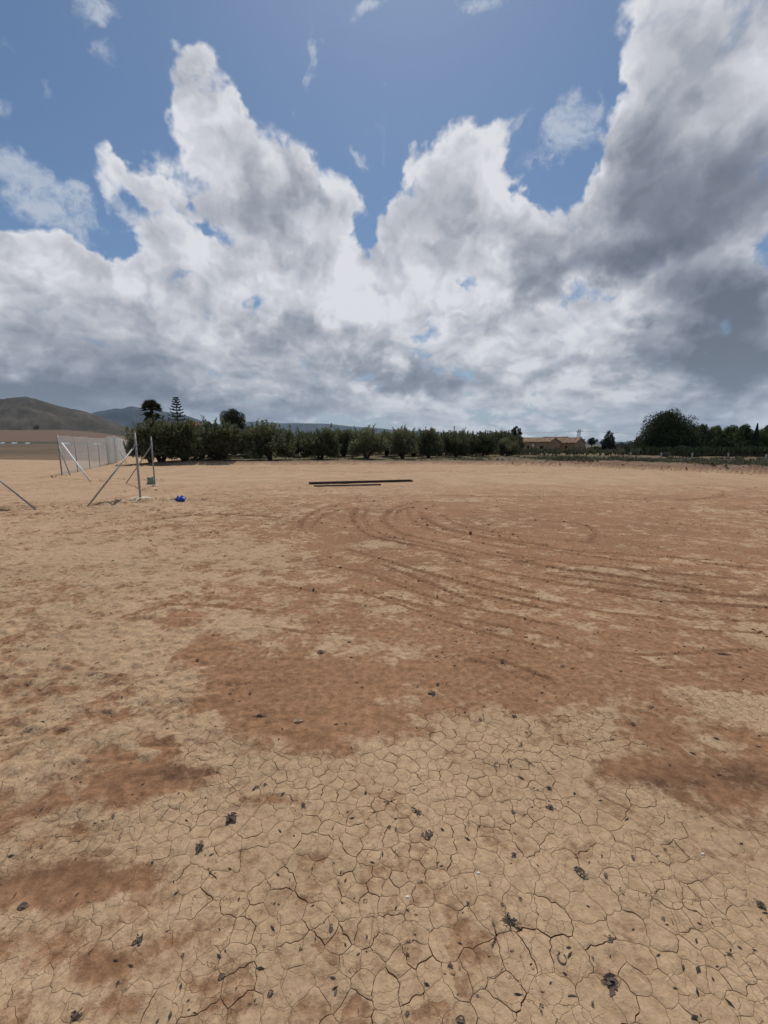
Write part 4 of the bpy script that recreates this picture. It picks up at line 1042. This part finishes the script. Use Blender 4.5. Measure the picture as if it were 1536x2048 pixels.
def aerial(px, top, base, Y, lab):
    p = P(px, base, Y); h = P(px, top, Y).z - p.z; t = empty('roof_aerial', (p.x, Y, p.z), lab, 'aerial', 'aerials on the farmhouse roofs')
    MB().tube([(0, 0, -.6), (0, 0, h)], .03, 5).build('mast', M['grey'], t); m = MB(); m.tube([(-.25, 0, h - .1), (.7, 0, h - .05)], .02, 4)
    for k in range(5): m.tube([(-.2 + k * .2, -.25, h - .08), (-.2 + k * .2, .25, h - .08)], .015, 4)
    m.build('antenna', M['grey'], t)
aerial(1111, 869, 877, YH + 3, 'television aerial standing on the ridge of the long farmhouse'); aerial(1089, 873, 878, YH + 8, 'short aerial left of the taller one on the long farmhouse roof')
# concrete posts and wires in front of the wood
t = empty('post_and_wire_fence', on_ground(1385, 935), 'low fence of pale concrete posts and thin wires in front of the right hand wood', 'fence'); o_ = t.location.copy(); tops = []
for px, top, Y in ((1262, 905, 42), (1323, 905, 40), (1385, 905.5, 38), (1457, 906, 36), (1533, 908, 33.5), (1625, 911, 31)):
    p = P(px, top, Y); gz = hz(p.x, Y); m = MB(); m.tube([(0, 0, -.3), (0, 0, p.z - gz)], [.075, .065], 4); c = m.build('post', M['palepost'], t); c.location = Vector((p.x, Y, gz)) - o_
    tops.append((Vector((p.x, Y, gz)), p.z - gz))
for fr in (.45, .7, .93):
    m = MB(); m.tube([a + Vector((0, 0, h * fr)) - o_ for a, h in tops], .004, 4); m.build('wire', M['grey'], t)

# ------------------------------------------------------------------ the wire mesh fence on the left
def rod(name, a, b, r, mt, parent, org, k=8):
    m = MB(); m.tube([Vector(a) - org, Vector(b) - org], r, k); return m.build(name, M[mt], parent, True)
def netting(a, b, h0, h1, za, zb_, org, parent, wires=.078, material='wire', name='wire_netting'):
    """diamond mesh of thin wires between two posts"""
    m = MB(); L = (Vector(b) - Vector(a)).length; d = (Vector(b) - Vector(a)) / L
    def pt(u, v): return Vector(a) + d * u + Vector((0, 0, (za + (zb_ - za) * u / L) - Vector(a).z + v + .035 * math.sin(u * 2.3) * math.sin(v * 1.7))) - org
    H = h1
    n = int((L + H) / wires)
    for i in range(n):
        s = (i + .5) * wires
        for sg in (1, -1):
            u0, v0 = (s, 0) if s <= L else (L, s - L); u1, v1 = (s - H, H) if s >= H else (0, s)
            if sg < 0: u0, u1 = L - u0, L - u1
            p, q_ = pt(u0, v0 + h0), pt(u1, v1 + h0)
            nn = len(m.v); nrm = d.cross(Vector((0, 0, 1))) * .0022; wd_ = (q_ - p).cross(nrm).normalized() * .0024
            m.v += [p + wd_, p - wd_ * .5 + nrm, p - wd_ * .5 - nrm, q_ + wd_, q_ - wd_ * .5 + nrm, q_ - wd_ * .5 - nrm]
            m.f += [(nn, nn + 1, nn + 4, nn + 3), (nn + 1, nn + 2, nn + 5, nn + 4), (nn + 2, nn, nn + 3, nn + 5)]
    for v in (.02, H * .5, H): m.tube([pt(L * k / 8, v + h0) for k in range(9)], .0035, 4)
    return m.build(name, M[material], parent)
M['netting'] = leafmat('white_windbreak_cloth', (.70, .71, .66), (.80, .80, .76), .8, .6)
C0 = on_ground(124, 951); spots = [C0]
for i in range(1, 6): spots.append(Vector((C0.x - 1.32 * i, C0.y + 3.0 * i, 0)))
e = spots[-1]
for i in range(1, 9): spots.append(Vector((e.x - 1.68 * i, e.y + 3.0 * i, 0)))
for s in spots: s.z = hz(s.x, s.y)
t = empty('wire_mesh_fence', C0, 'long wire mesh fence on thin steel posts beside the dirt track on the left', 'fence')
Hf = []
for i, s in enumerate(spots):
    h = 2.1 if i < 5 else 2.35
    Hf.append(h); rod('post', s + Vector((0, 0, -.2)), s + Vector((0, 0, h)), .026 if i else .032, 'steel', t, C0)
for i in range(len(spots) - 1):
    a, b = spots[i], spots[i + 1]
    netting(a, b, .03, 2.0 if i < 5 else 2.28, a.z, b.z, C0, t)
    if i >= 4:                                   # the far bays carry a pale cloth
        m = MB(); L = (b - a).length; d = (b - a) / L; n = 10
        for k in range(n + 1):
            u = k / n * L * .93 + L * .03; off = d.cross(Vector((0, 0, 1))) * (.10 + .13 * math.sin(k * 2.2 + i)); zz = a.z + (b.z - a.z) * u / L
            for v in (.12 + .05 * math.sin(k), 1.1, 2.2 + .05 * math.sin(k * 1.7 + i)): m.v.append(a + d * u + off + Vector((0, 0, zz - a.z + v)) - C0)
        for k in range(n):
            for j in range(2): q_ = k * 3 + j; m.f.append((q_, q_ + 3, q_ + 4, q_ + 1))
        m.build('windbreak_cloth', M['netting'], t, True)
f1 = on_ground(181, 962); rod('brace', f1 + Vector((0, 0, -.05)), P(124, 886, C0.y), .035, 'white', t, C0)
f2 = on_ground(141, 951); rod('brace', f2 + Vector((0, 0, -.05)), C0 + Vector((0, 0, 1.5)), .024, 'steel', t, C0)
b5 = spots[5]; rod('brace', b5 + Vector((1.6, -1.0, 0)) , b5 + Vector((0, 0, 2.0)), .024, 'steel', t, C0)
def footing(parent, c, r, org, mt='concrete'):
    m = MB(); n = 14; m.v = [Vector((math.cos(i * 6.283 / n) * r * (1 + .12 * math.sin(i * 2.3)), math.sin(i * 6.283 / n) * r * (1 + .1 * math.cos(i * 1.7)), .01)) + c - org for i in range(n)]
    m.v += [(Vector((math.cos(i * 6.283 / n) * r * .8, math.sin(i * 6.283 / n) * r * .8, .05)) + c - org) for i in range(n)]
    m.f = [(i, (i + 1) % n, n + (i + 1) % n, n + i) for i in range(n)] + [tuple(range(n, 2 * n))]; m.build('footing', M[mt], parent, True)
M['palecem'] = simple('pale_dry_mortar', (.52, .44, .34), .95, .08, 9, bump=.01)
def braced(base_px, foot_px, top_py, brace_py, lab, r=.035, stub=False, foot_r=.2, mound=True):
    b = on_ground(*base_px); top = P(base_px[0], top_py, b.y).z; t = empty('steel_fence_post', b, lab, 'fence post', 'bare braced posts waiting for netting')
    rod('post', b + Vector((0, 0, -.2)), Vector((b.x, b.y, top)), r, 'steel', t, b); MB().tube([Vector((0, 0, top - b.z - .01)), Vector((0, 0, top - b.z + .02))], r * 1.12, 8).build('cap', M['steel'], t)
    f = on_ground(*foot_px); zt = P(base_px[0], brace_py, b.y).z; a = Vector((b.x, b.y, zt)); d = (f - a).normalized()
    rod('brace', f - d * -.12, a + d * .03, r * .72, 'steel', t, b)
    MB().box(Vector((0, 0, zt - b.z)), (r * 2.7, r * 2.7, .05)).build('clamp', M['steel'], t)
    footing(t, b, foot_r, b, 'palecem'); return t, b, top
tA, bA, topA = braced((281, 998), (175, 1011), 864, 890, 'nearest steel post with a long brace to the left and a round pale footing', .031, foot_r=.3)
rod('strainer_rod', Vector((bA.x, bA.y, topA - .05)), Vector((bA.x - .32, bA.y + .05, topA - .03)), .012, 'steel', tA, bA, 6)
tB, bB, topB = braced((310, 972), (252, 967), 873, 891, 'steel post with a short brace and a plastic bag at its foot', .028, foot_r=.12)
tC, bC, topC = braced((-75, 1016), (72, 1019), 866, 885, 'steel brace running up out of the left edge of the view to its post', .03, foot_r=.2)
# plastic bag at the second post, and the blue bag
def bag(name, px, py, w, h, material, lab, seed, off=(0, 0)):
    c = on_ground(px, py) + Vector((off[0], off[1], 0)); bm = bmesh.new(); bmesh.ops.create_icosphere(bm, subdivisions=4, radius=1); r_ = random.Random(seed)
    from mathutils import noise as mn
    for v in bm.verts:
        n = v.co.copy(); k = 1 + .5 * (mn.noise(n * 1.6 + Vector((seed, 0, 0)))) + .32 * abs(mn.noise(n * 4.2 + Vector((0, seed, 0)))) - .2 * abs(mn.noise(n * 9 + Vector((0, seed, 0))))
        v.co = Vector((n.x * w * k, n.y * w * .75 * k, max(-.02, (n.z * .75 + .62) * h * k)))
    me = bpy.data.meshes.new(name); bm.to_mesh(me); bm.free(); me.materials.append(material); o = link(name, me, None, c); tag(o, lab, 'bag'); return o
M['blue'] = simple('blue_plastic', (.010, .075, .52), .28, .25, 6, 0, .6)
M['teal'] = simple('thin_grey_green_plastic', (.22, .33, .30), .35, .25, 12, 0, .5)
bag('plastic_bag', 307, 968, .16, .19, M['teal'], 'crumpled grey green plastic bag leaning against the foot of a steel post', 3, (-.05, -.1))
bag('blue_plastic_bag', 361, 1003, .13, .10, M['blue'], 'bright blue crumpled plastic bag lying on the soil right of the posts', 8)

# ------------------------------------------------------------------ the two dark beams
def beam(a, b, w, h, lab, grp):
    A = on_ground(*a); B_ = on_ground(*b); A.z += h * .5; B_.z += h * .5; mid = (A + B_) / 2; d = (B_ - A); L = d.length; ang = math.atan2(d.y, d.x)
    me = bpy.data.meshes.new('steel_beam'); bm = bmesh.new()
    # an open channel profile
    pr = [(-w/2, -h/2), (w/2, -h/2), (w/2, h/2), (w/2 - .03, h/2), (w/2 - .03, -h/2 + .03), (-w/2 + .03, -h/2 + .03), (-w/2 + .03, h/2), (-w/2, h/2)]
    e0 = [bm.verts.new((-L/2, y, z)) for y, z in pr]; e1 = [bm.verts.new((L/2, y, z)) for y, z in pr]; n = len(pr)
    for i in range(n): bm.faces.new((e0[i], e0[(i+1) % n], e1[(i+1) % n], e1[i]))
    bm.faces.new(e0[::-1]); bm.faces.new(e1); bmesh.ops.recalc_face_normals(bm, faces=bm.faces); bm.to_mesh(me); bm.free(); me.materials.append(M['darksteel'])
    o = link('steel_beam', me, None, mid + Vector((0, 0, .015))); o.rotation_euler = (0, -math.asin((B_.z - A.z) / L), ang); tag(o, lab, 'beam', grp); return mid, ang, L
g_ = 'dark beams lying in the middle of the field'
m1, a1, L1 = beam((618, 969), (822, 963.5), .13, .085, 'long dark steel beam lying on the far soil, the longer of the two', g_)
beam((628, 974), (762, 971), .07, .05, 'short dark steel beam lying in front of the longer one', g_)
m = MB(); m.box(on_ground(822.5, 963.5) + Vector((.02, 0, .05)), (.10, .14, .10)); o = m.build('wooden_block', simple('pale_wood', (.36, .23, .13), .9, .2, 20)); tag(o, 'small pale wooden block under the right end of the long dark beam', 'block')

# ------------------------------------------------------------------ weeds, rubble, crumbs of soil
def tufts(name, pts, hgt_, material, seed, blades=9, w=.012):
    rg = np.random.default_rng(seed); n = len(pts); c = np.repeat(np.array(pts), blades, 0); h = np.repeat(np.array(hgt_), blades) * rg.uniform(.5, 1.2, n * blades)
    a = rg.uniform(0, 6.28, n * blades); lean = rg.uniform(.1, .8, n * blades); base = c + np.stack([np.cos(a) * .05, np.sin(a) * .05, 0 * a], -1)
    tip = base + np.stack([np.cos(a) * lean * h * .5, np.sin(a) * lean * h * .5, h], -1); s = np.stack([-np.sin(a), np.cos(a), 0 * a], -1) * w * (1 + h[:, None] * 6)
    mid = (base + tip) / 2 + np.array((0, 0, 1)) * h[:, None] * .12
    V = np.stack([base, mid + s, tip, mid - s], 1).reshape(-1, 3); i = np.arange(n * blades) * 4
    o = link(name, np_mesh(name, V, np.stack([i, i + 1, i + 2, i + 3], -1), material)); tag(o, kind='stuff'); return o
rg = np.random.default_rng(5)
def scatter(n, xr, dy, dens):
    x = rg.uniform(xr[0], xr[1], n); y = edge_y(x) + rg.uniform(dy[0], dy[1], n); keep = rg.uniform(0, 1, n) < dens(x, y); x, y = x[keep], y[keep]
    return np.stack([x, y, ground_h(x, y)], -1)
p1 = scatter(22000, (13, 48), (.9, 17), lambda x, y: ((y - edge_y(x) < 7) | (x / y > .52)) * np.clip(.25 + 3 * fbm(x, y, .5, 3, 66), 0, 1))
tag(tufts('weeds', p1, rg.uniform(.08, .27, len(p1)) * (1 + 1.6 * np.clip(fbm(p1[:, 0], p1[:, 1], .7, 2, 67), 0, 1)), M['weed'], 1, 7), 'low grey green weeds covering the bank before the right hand wood', 'weeds')
p2 = scatter(9000, (-19, 20), (1.2, 22), lambda x, y: np.clip(.15 + 3 * fbm(x, y, .4, 3, 68), 0, 1))
tag(tufts('orchard_grass', p2, rg.uniform(.06, .22, len(p2)), M['weed'], 2, 6), 'thin grass growing between the olive trees', 'grass')
x4 = rg.uniform(30, 66, 4200); y4 = rg.uniform(43, 56, 4200); p4 = np.stack([x4, y4, ground_h(x4, y4, False)], -1)
tag(tufts('undergrowth', p4, rg.uniform(.35, 1.0, len(p4)), M['darkleaf'], 6, 8, .02), 'dark undergrowth at the foot of the wood', 'undergrowth')
x3 = rg.uniform(14, 130, 9000); y3 = rg.uniform(48, 150, 9000); k3 = (x3 / y3 > .18) & (np.clip(.5 + 2 * fbm(x3, y3, .1, 3, 69), 0, 1) > .45); p3 = np.stack([x3, y3, ground_h(x3, y3, False)], -1)[k3]
tag(tufts('far_scrub', p3, rg.uniform(.3, .9, len(p3)), M['weed'], 3, 8, .03), 'low scrub on the ground around the farmhouse', 'scrub')
ICO = None
def lumps(name, pts, size, material, seed, flat=.45):
    rg = np.random.default_rng(seed); bm = bmesh.new(); bmesh.ops.create_icosphere(bm, subdivisions=1, radius=1); B = np.array([tuple(v.co) for v in bm.verts]); T_ = np.array([[v.index for v in f.verts] for f in bm.faces]); bm.free()
    n = len(pts); sc = np.array(size)[:, None, None] * rg.uniform(.6, 1.4, (n, 1, 3)) * np.array((1, 1, flat)); V = B[None] * (1 + rg.normal(0, .16, (n, len(B), 1))) * sc + np.array(pts)[:, None, :]
    F_ = (T_[None] + (np.arange(n) * len(B))[:, None, None]).reshape(-1, 3); cr_, Tt = soils(np.array(pts)[:, 0], np.array(pts)[:, 1]); k = len(B)
    o = link(name, np_mesh(name, V.reshape(-1, 3), F_, material, False, {'crust': ('FLOAT', np.repeat(cr_ - .1, k)), 'tint': ('FLOAT_COLOR', np.repeat(np.concatenate([np.clip(Tt * .92, 0, 1), np.ones((n, 1))], 1), k, 0))}))
    tag(o, kind='stuff'); return o
xy = []
for pts, wd, dp in TRACKS:
    c = spline(pts); n = int(len(c) * 1.3); i = rg.integers(0, len(c), n); xy.append(c[i] + rg.normal(0, wd * 1.1, (n, 2)))
for pts, wd, ht in RIDGES:
    c = spline(pts); n = int(len(c) * 5 * ht / .06); i = rg.integers(0, len(c), n); xy.append(c[i] + rg.normal(0, wd * .9, (n, 2)))
yy = np.exp(rg.uniform(math.log(1.0), math.log(30), 5200)); xx = rg.uniform(-1, 1, 5200) * (1 + .95 * yy); kk = fbm(xx, yy, .8, 3, 99) > -.03
xy.append(np.stack([xx, yy], -1)[kk]); xy = np.concatenate(xy); zz = ground_h(xy[:, 0], xy[:, 1])
sz = np.abs(rg.normal(0, 1, len(xy))) * .0036 * (1 + np.clip(xy[:, 1] - 2, 0, 9) * .32) + .0018
tag(lumps('soil_crumbs', np.column_stack([xy, zz + sz * .2]), sz, M['ground'], 3), 'crumbs of broken red soil scattered over the field', 'soil')
xb = rg.uniform(10, 30, 600); eb = edge_y(xb); yb = eb + rg.normal(.2, .8, 600) + .3; sb = np.abs(rg.normal(0, 1, 600)) * .022 + .012
tag(lumps('rubble', np.column_stack([xb, yb, ground_h(xb, yb) + sb * .2]), sb, M['ground'], 4, .7), 'clods and rubble pushed up along the far edge of the field', 'rubble')
# small dry bits too many to count
M['litter'] = simple('dry_litter', (.050, .036, .028), .85, .3, 60)
M['charred'] = simple('dried_husk', (.062, .048, .040), .8, .35, 90, 0, .2, col2=(.135, .100, .074))
M['palestraw'] = simple('bleached_straw', (.42, .33, .22), .85, .15, 40)
n = 1100; yy = np.exp(rg.uniform(math.log(.95), math.log(13), n)); xx = rg.uniform(-1, 1, n) * (1 + .9 * yy); zz = ground_h(xx, yy) + .003
ln = (.004 + np.abs(rg.normal(0, 1, n)) * .005) * (1 + .22 * np.clip(yy - 1.5, 0, 8)); a = rg.uniform(0, 6.28, n)
d = np.stack([np.cos(a), np.sin(a), 0 * a], -1) * ln[:, None]; s = np.stack([-np.sin(a), np.cos(a), 0 * a], -1) * (ln * rg.uniform(.18, .5, n))[:, None]; c = np.stack([xx, yy, zz], -1); u = np.array((0, 0, 1)) * (ln * .35)[:, None]
V = np.stack([c - d, c + s, c + d, c - s, c + u], 1).reshape(-1, 3); i = np.arange(n) * 5
o = link('dry_litter', np_mesh('dry_litter', V, np.concatenate([np.stack([i + a_, i + b_, i + 4], -1) for a_, b_ in ((0, 3), (3, 2), (2, 1), (1, 0))]), M['litter'])); tag(o, 'tiny dark dry scraps scattered over the soil', 'litter', kind='stuff')

# dried leaves and husks one can count
def husk_mesh(kind, seed):
    r_ = random.Random(seed); m = MB()
    def curl(nx, ny, L, Wd, curlk, lift, ox=0, oy=0, rot=0):
        n0 = len(m.v)
        for i in range(nx):
            for j in range(ny):
                u = i / (nx - 1) - .5; v = j / (ny - 1) - .5; w = Wd * max(.12, math.cos(u * 2.7)) ; x = u * L; y = v * w + .12 * L * math.sin(u * 3 + seed)
                z = lift + curlk * (abs(v) * 2) ** 1.6 * w + .10 * L * math.sin(u * 5 + seed * 1.3) + r_.uniform(-.05, .05) * L
                c_, s_ = math.cos(rot), math.sin(rot); m.v.append(Vector((ox + x * c_ - y * s_, oy + x * s_ + y * c_, max(z, .0008))))
        for i in range(nx - 1):
            for j in range(ny - 1):
                k = n0 + i * ny + j
                if r_.random() < .2: continue
                m.f.append((k, k + 1, k + ny + 1, k + ny))
    if kind == 'leaf': curl(9, 6, 1, .55, .55, .05)
    elif kind == 'clump':
        for q_ in range(4): curl(7, 4, r_.uniform(.6, 1), r_.uniform(.2, .4), r_.uniform(.3, .9), .04 + .06 * q_, r_.uniform(-.2, .2), r_.uniform(-.2, .2), r_.uniform(0, 3.1))
        for q_ in range(3): a = r_.uniform(0, 6.28); m.tube([(0, 0, .1), (.4 * math.cos(a), .4 * math.sin(a), .16), (.75 * math.cos(a + .4), .75 * math.sin(a + .4), .03)], [.03, .02, .01], 4)
    elif kind == 'twigs':
        for q_ in range(7): a = r_.uniform(-.5, .5) + (q_ % 2) * .9; b = r_.uniform(.3, .55); o = Vector((r_.uniform(-.25, .25), r_.uniform(-.12, .12), .03)); m.tube([o - Vector((math.cos(a) * b, math.sin(a) * b, 0)), o + Vector((0, 0, .07)), o + Vector((math.cos(a + .3) * b, math.sin(a + .3) * b, .01))], [.014, .022, .008], 4)
        curl(6, 4, .5, .25, .6, .05)
    elif kind == 'ring':
        m.tube([(.36 * math.cos(t), .30 * math.sin(t), .05 + .05 * math.sin(2 * t)) for t in np.linspace(.2, 5.6, 16)], [.02 + .055 * abs(math.sin(t * 1.4)) for t in np.linspace(0, 3, 16)], 5); m.tube([(.36, .06, .06), (.55, .35, .1)], [.03, .008], 4)
    elif kind == 'stick': m.tube([(-.5, 0, .04), (-.1, .04, .06), (.2, 0, .05), (.5, -.05, .03)], [.05, .075, .06, .02], 6)
    return m
HUSK = {}
def husk(kind, seed, material='charred'):
    k = (kind, seed, material)
    if k not in HUSK: HUSK[k] = husk_mesh(kind, seed).mesh('husk_' + kind, M[material], False); mod = None
    return HUSK[k]
def drop(name, px, py, wpx, me, rz, label, cat, group=None):
    p = on_ground(px, py); inpl = bool(in_plates(np.array([p.x]), np.array([p.y]))[0]); dpt = (p - cam.location).dot(Vector((0, cp, -sp)))
    o = link(name, me, None, p + Vector((0, 0, .003))); s = wpx * .78 / F * dpt; o.scale = (s, s, s * .5); o.rotation_euler = (0, 0, rz); tag(o, label, cat, group); return o
g_ = 'dark dried leaves scattered on the cracked mud'
named = [('twigs', 518, 1433, 34, .1, 'bundle of thin dark twigs on the smooth red patch', 'twig'), ('leaf', 642, 1306, 20, .2, 'flat dark leaf alone near the left side of the red patch', 'leaf'), ('clump', 866, 1389, 20, .6, 'dark tangled leaf just above the start of the pale cracked mud', 'leaf'),
         ('stick', 1449, 1309, 34, -.2, 'thick dark stick lying far out at the right edge', 'stick'), ('clump', 461, 1639, 34, .9, 'crumpled dark leaf with loose twigs, upper one of the pair on the left', 'leaf'), ('clump', 400, 1695, 30, .3, 'crumpled black leaf, lower one of the pair on the left', 'leaf'),
         ('leaf', 46, 1816, 26, .3, 'curled dark leaf close to the left edge beside a brown stain', 'leaf'), ('clump', 279, 1883, 28, 1.2, 'greenish black leaf clump in the lower left part', 'leaf'), ('clump', 834, 1625, 24, 2.2, 'ragged dark leaf just above the large folded husk in the middle', 'leaf'),
         ('leaf', 854, 1669, 32, .1, 'large folded black husk in the middle of the cracked mud', 'husk'), ('ring', 994, 1531, 22, .9, 'small dark open ring shaped husk at the top of the cracked mud', 'husk'), ('clump', 1100, 1616, 18, .5, 'compact black scrap right of the middle of the cracked mud', 'leaf'),
         ('leaf', 1162, 1747, 34, -.4, 'long dark leaf sunk in a muddy hollow', 'leaf'), ('clump', 1022, 1846, 42, -.7, 'largest torn grey black leaf right of the middle', 'leaf'), ('leaf', 1218, 1879, 22, .8, 'oval black leaf right of the largest torn leaf', 'leaf'), ('ring', 1124, 1918, 34, 1.4, 'curled husk open like a horseshoe, above the greenish clump', 'husk'),
         ('clump', 1222, 1968, 42, 1.9, 'greenish black clump with a long tail near the bottom right', 'leaf'), ('ring', 731, 1803, 14, .2, 'tiny dark ring on a pale plate in the middle', 'husk'), ('leaf', 1265, 1717, 16, 1.6, 'small grey leaf on the brown stained mud at the right', 'leaf'), ('clump', 1520, 1812, 24, .2, 'dark ragged leaf touching the right edge', 'leaf'),
         ('leaf', 541, 1990, 18, .4, 'dark leaf near the bottom, left of the middle', 'leaf'), ('leaf', 444, 1956, 20, .7, 'slim brown leaf between the lower left clump and the bottom', 'leaf'), ('clump', 152, 2036, 28, .1, 'dark clump cut close to the bottom left corner', 'leaf'), ('leaf', 661, 1858, 20, 2.0, 'upright curled brown leaf left of a wide crack', 'leaf'),
         ('stick', 1145, 1993, 24, 0, 'short red brown twig at the lower right of the middle', 'twig'), ('leaf', 921, 2044, 26, -.5, 'dark slanting leaf on the bottom edge', 'leaf'), ('leaf', 1212, 1752, 14, 1.8, 'small brown leaf right of the muddy hollow', 'leaf')]
for i, (kd, px, py, w, rz, lab, cat) in enumerate(named):
    drop({'leaf': 'dried_leaf', 'twig': 'dry_twigs', 'stick': 'stick', 'husk': 'dried_husk'}[cat], px, py, w, husk(kd, 1 + i % 5), rz, lab, cat, g_)
small = [(843, 1765), (1028, 1712), (227, 1633), (238, 1678), (85, 1695), (305, 1726), (85, 1618), (598, 1443), (918, 1430), (1028, 1434), (815, 2030), (717, 2022), (1083, 2012), (1083, 2025), (955, 1992), (1005, 1938), (920, 1938), (900, 1932), (672, 1985), (700, 1945), (366, 1912), (236, 1968), (528, 1894), (398, 1880),
         (1075, 1580), (1098, 1577), (1026, 1625), (1048, 1632), (792, 1660), (778, 1655), (1186, 1918), (1503, 1848), (1500, 1940), (1460, 1911), (1325, 1838), (1345, 1845), (1004, 1810), (935, 1808), (980, 1770), (630, 1760), (580, 1760), (607, 1612), (195, 1327), (195, 1485), (60, 1457), (395, 1322), (724, 1375), (720, 1423), (745, 1140), (1265, 1450),
         (1125, 1334), (890, 1315), (835, 1375), (1480, 1335), (1195, 1265), (660, 1240), (535, 1305), (1005, 1325), (1060, 1243), (1420, 1256), (515, 1575), (530, 1570), (160, 1620), (440, 1500), (350, 1530), (875, 1370), (960, 1440), (560, 1360), (460, 1388), (500, 1388), (1330, 1700), (1380, 1905), (1210, 1838), (1185, 2010), (1040, 1800), (500, 2008), (600, 1900)]
near_lab = {}
def scrap_label(px, py):
    refs = [(518, 1433, 'the bundle of thin twigs'), (642, 1306, 'the lone leaf on the red patch'), (866, 1389, 'the tangled leaf above the cracks'), (1449, 1309, 'the thick far stick'), (461, 1639, 'the crumpled leaf with twigs'), (400, 1695, 'the crumpled black leaf'), (46, 1816, 'the curled leaf by the left edge'), (279, 1883, 'the lower left greenish clump'),
            (834, 1625, 'the ragged leaf'), (854, 1669, 'the large folded husk'), (994, 1531, 'the open ring husk'), (1100, 1616, 'the compact black scrap'), (1162, 1747, 'the leaf in the hollow'), (1022, 1846, 'the largest torn leaf'), (1218, 1879, 'the oval black leaf'), (1124, 1918, 'the horseshoe husk'), (1222, 1968, 'the long tailed clump'),
            (731, 1803, 'the tiny ring husk'), (1520, 1812, 'the right edge leaf'), (541, 1990, 'the bottom left dark leaf'), (444, 1956, 'the slim brown leaf'), (661, 1858, 'the upright brown leaf'), (1145, 1993, 'the red brown twig'), (921, 2044, 'the leaf on the bottom edge')]
    for q_ in sorted(refs, key=lambda r: math.hypot(r[0] - px, r[1] - py)):
        lab = scrap_phrase(px, py, q_)
        if lab not in near_lab: near_lab[lab] = 1; return lab
def scrap_phrase(px, py, q_):
    dx_, dy_ = px - q_[0], py - q_[1]; far = math.hypot(dx_, dy_)
    way = 'right of' if dx_ > 2 * abs(dy_) else 'left of' if -dx_ > 2 * abs(dy_) else 'above' if -dy_ > 2 * abs(dx_) else 'below' if dy_ > 2 * abs(dx_) else ('above and ' if dy_ < 0 else 'below and ') + ('right of' if dx_ > 0 else 'left of')
    how = 'close' if far < 30 else 'a little' if far < 70 else 'well' if far < 130 else 'far'
    return 'dark leaf scrap %s %s %s' % (how, way, q_[2])
for i, (px, py) in enumerate(small):
    kd = ('leaf', 'clump', 'leaf', 'stick')[i % 4]
    if i == 7: drop('straw_scrap', px, py, 26, husk('leaf', 3, 'palestraw'), .6, 'pale bleached scrap of straw on the smooth red patch', 'straw'); continue
    drop('dried_leaf', px, py, 7 + (i * 7) % 8, husk(kd, 1 + i % 5), i * 1.3, scrap_label(px, py), 'leaf', 'small scraps of dried leaf on the field')
for i, (px, py, lab) in enumerate([(1406, 1709, 'small white pebble on the brown stained mud at the right'), (957, 1747, 'tiny white shell left of the muddy hollow'), (815, 1795, 'white fleck of stone on a pale plate below the middle')]):
    o = drop('pebble', px, py, 7, None, i, lab, 'pebble') if False else None
    p = on_ground(px, py); bm = bmesh.new(); bmesh.ops.create_icosphere(bm, subdivisions=2, radius=.005); [setattr(v, 'co', Vector((v.co.x * 1.2, v.co.y * .8, v.co.z * .6)) * (1 + .2 * math.sin(v.co.x * 900))) for v in bm.verts]; me = bpy.data.meshes.new('pebble'); bm.to_mesh(me); bm.free(); me.materials.append(M['white']); tag(link('pebble', me, None, p + Vector((0, 0, .003))), lab, 'pebble')

# ------------------------------------------------------------------ air
hm = bpy.data.materials.new('air'); hm.use_nodes = True; ht = hm.node_tree; ht.nodes.clear()
pv = ht.nodes.new('ShaderNodeVolumePrincipled'); pv.inputs['Color'].default_value = (.62, .80, 1, 1); pv.inputs['Density'].default_value = 3.4e-5; pv.inputs['Anisotropy'].default_value = .2
ho = ht.nodes.new('ShaderNodeOutputMaterial'); ht.links.new(pv.outputs[0], ho.inputs['Volume'])
m = MB(); m.box((0, 5500, 400), (42000, 17000, 1000)); o = m.build('haze', hm); tag(o, kind='stuff')
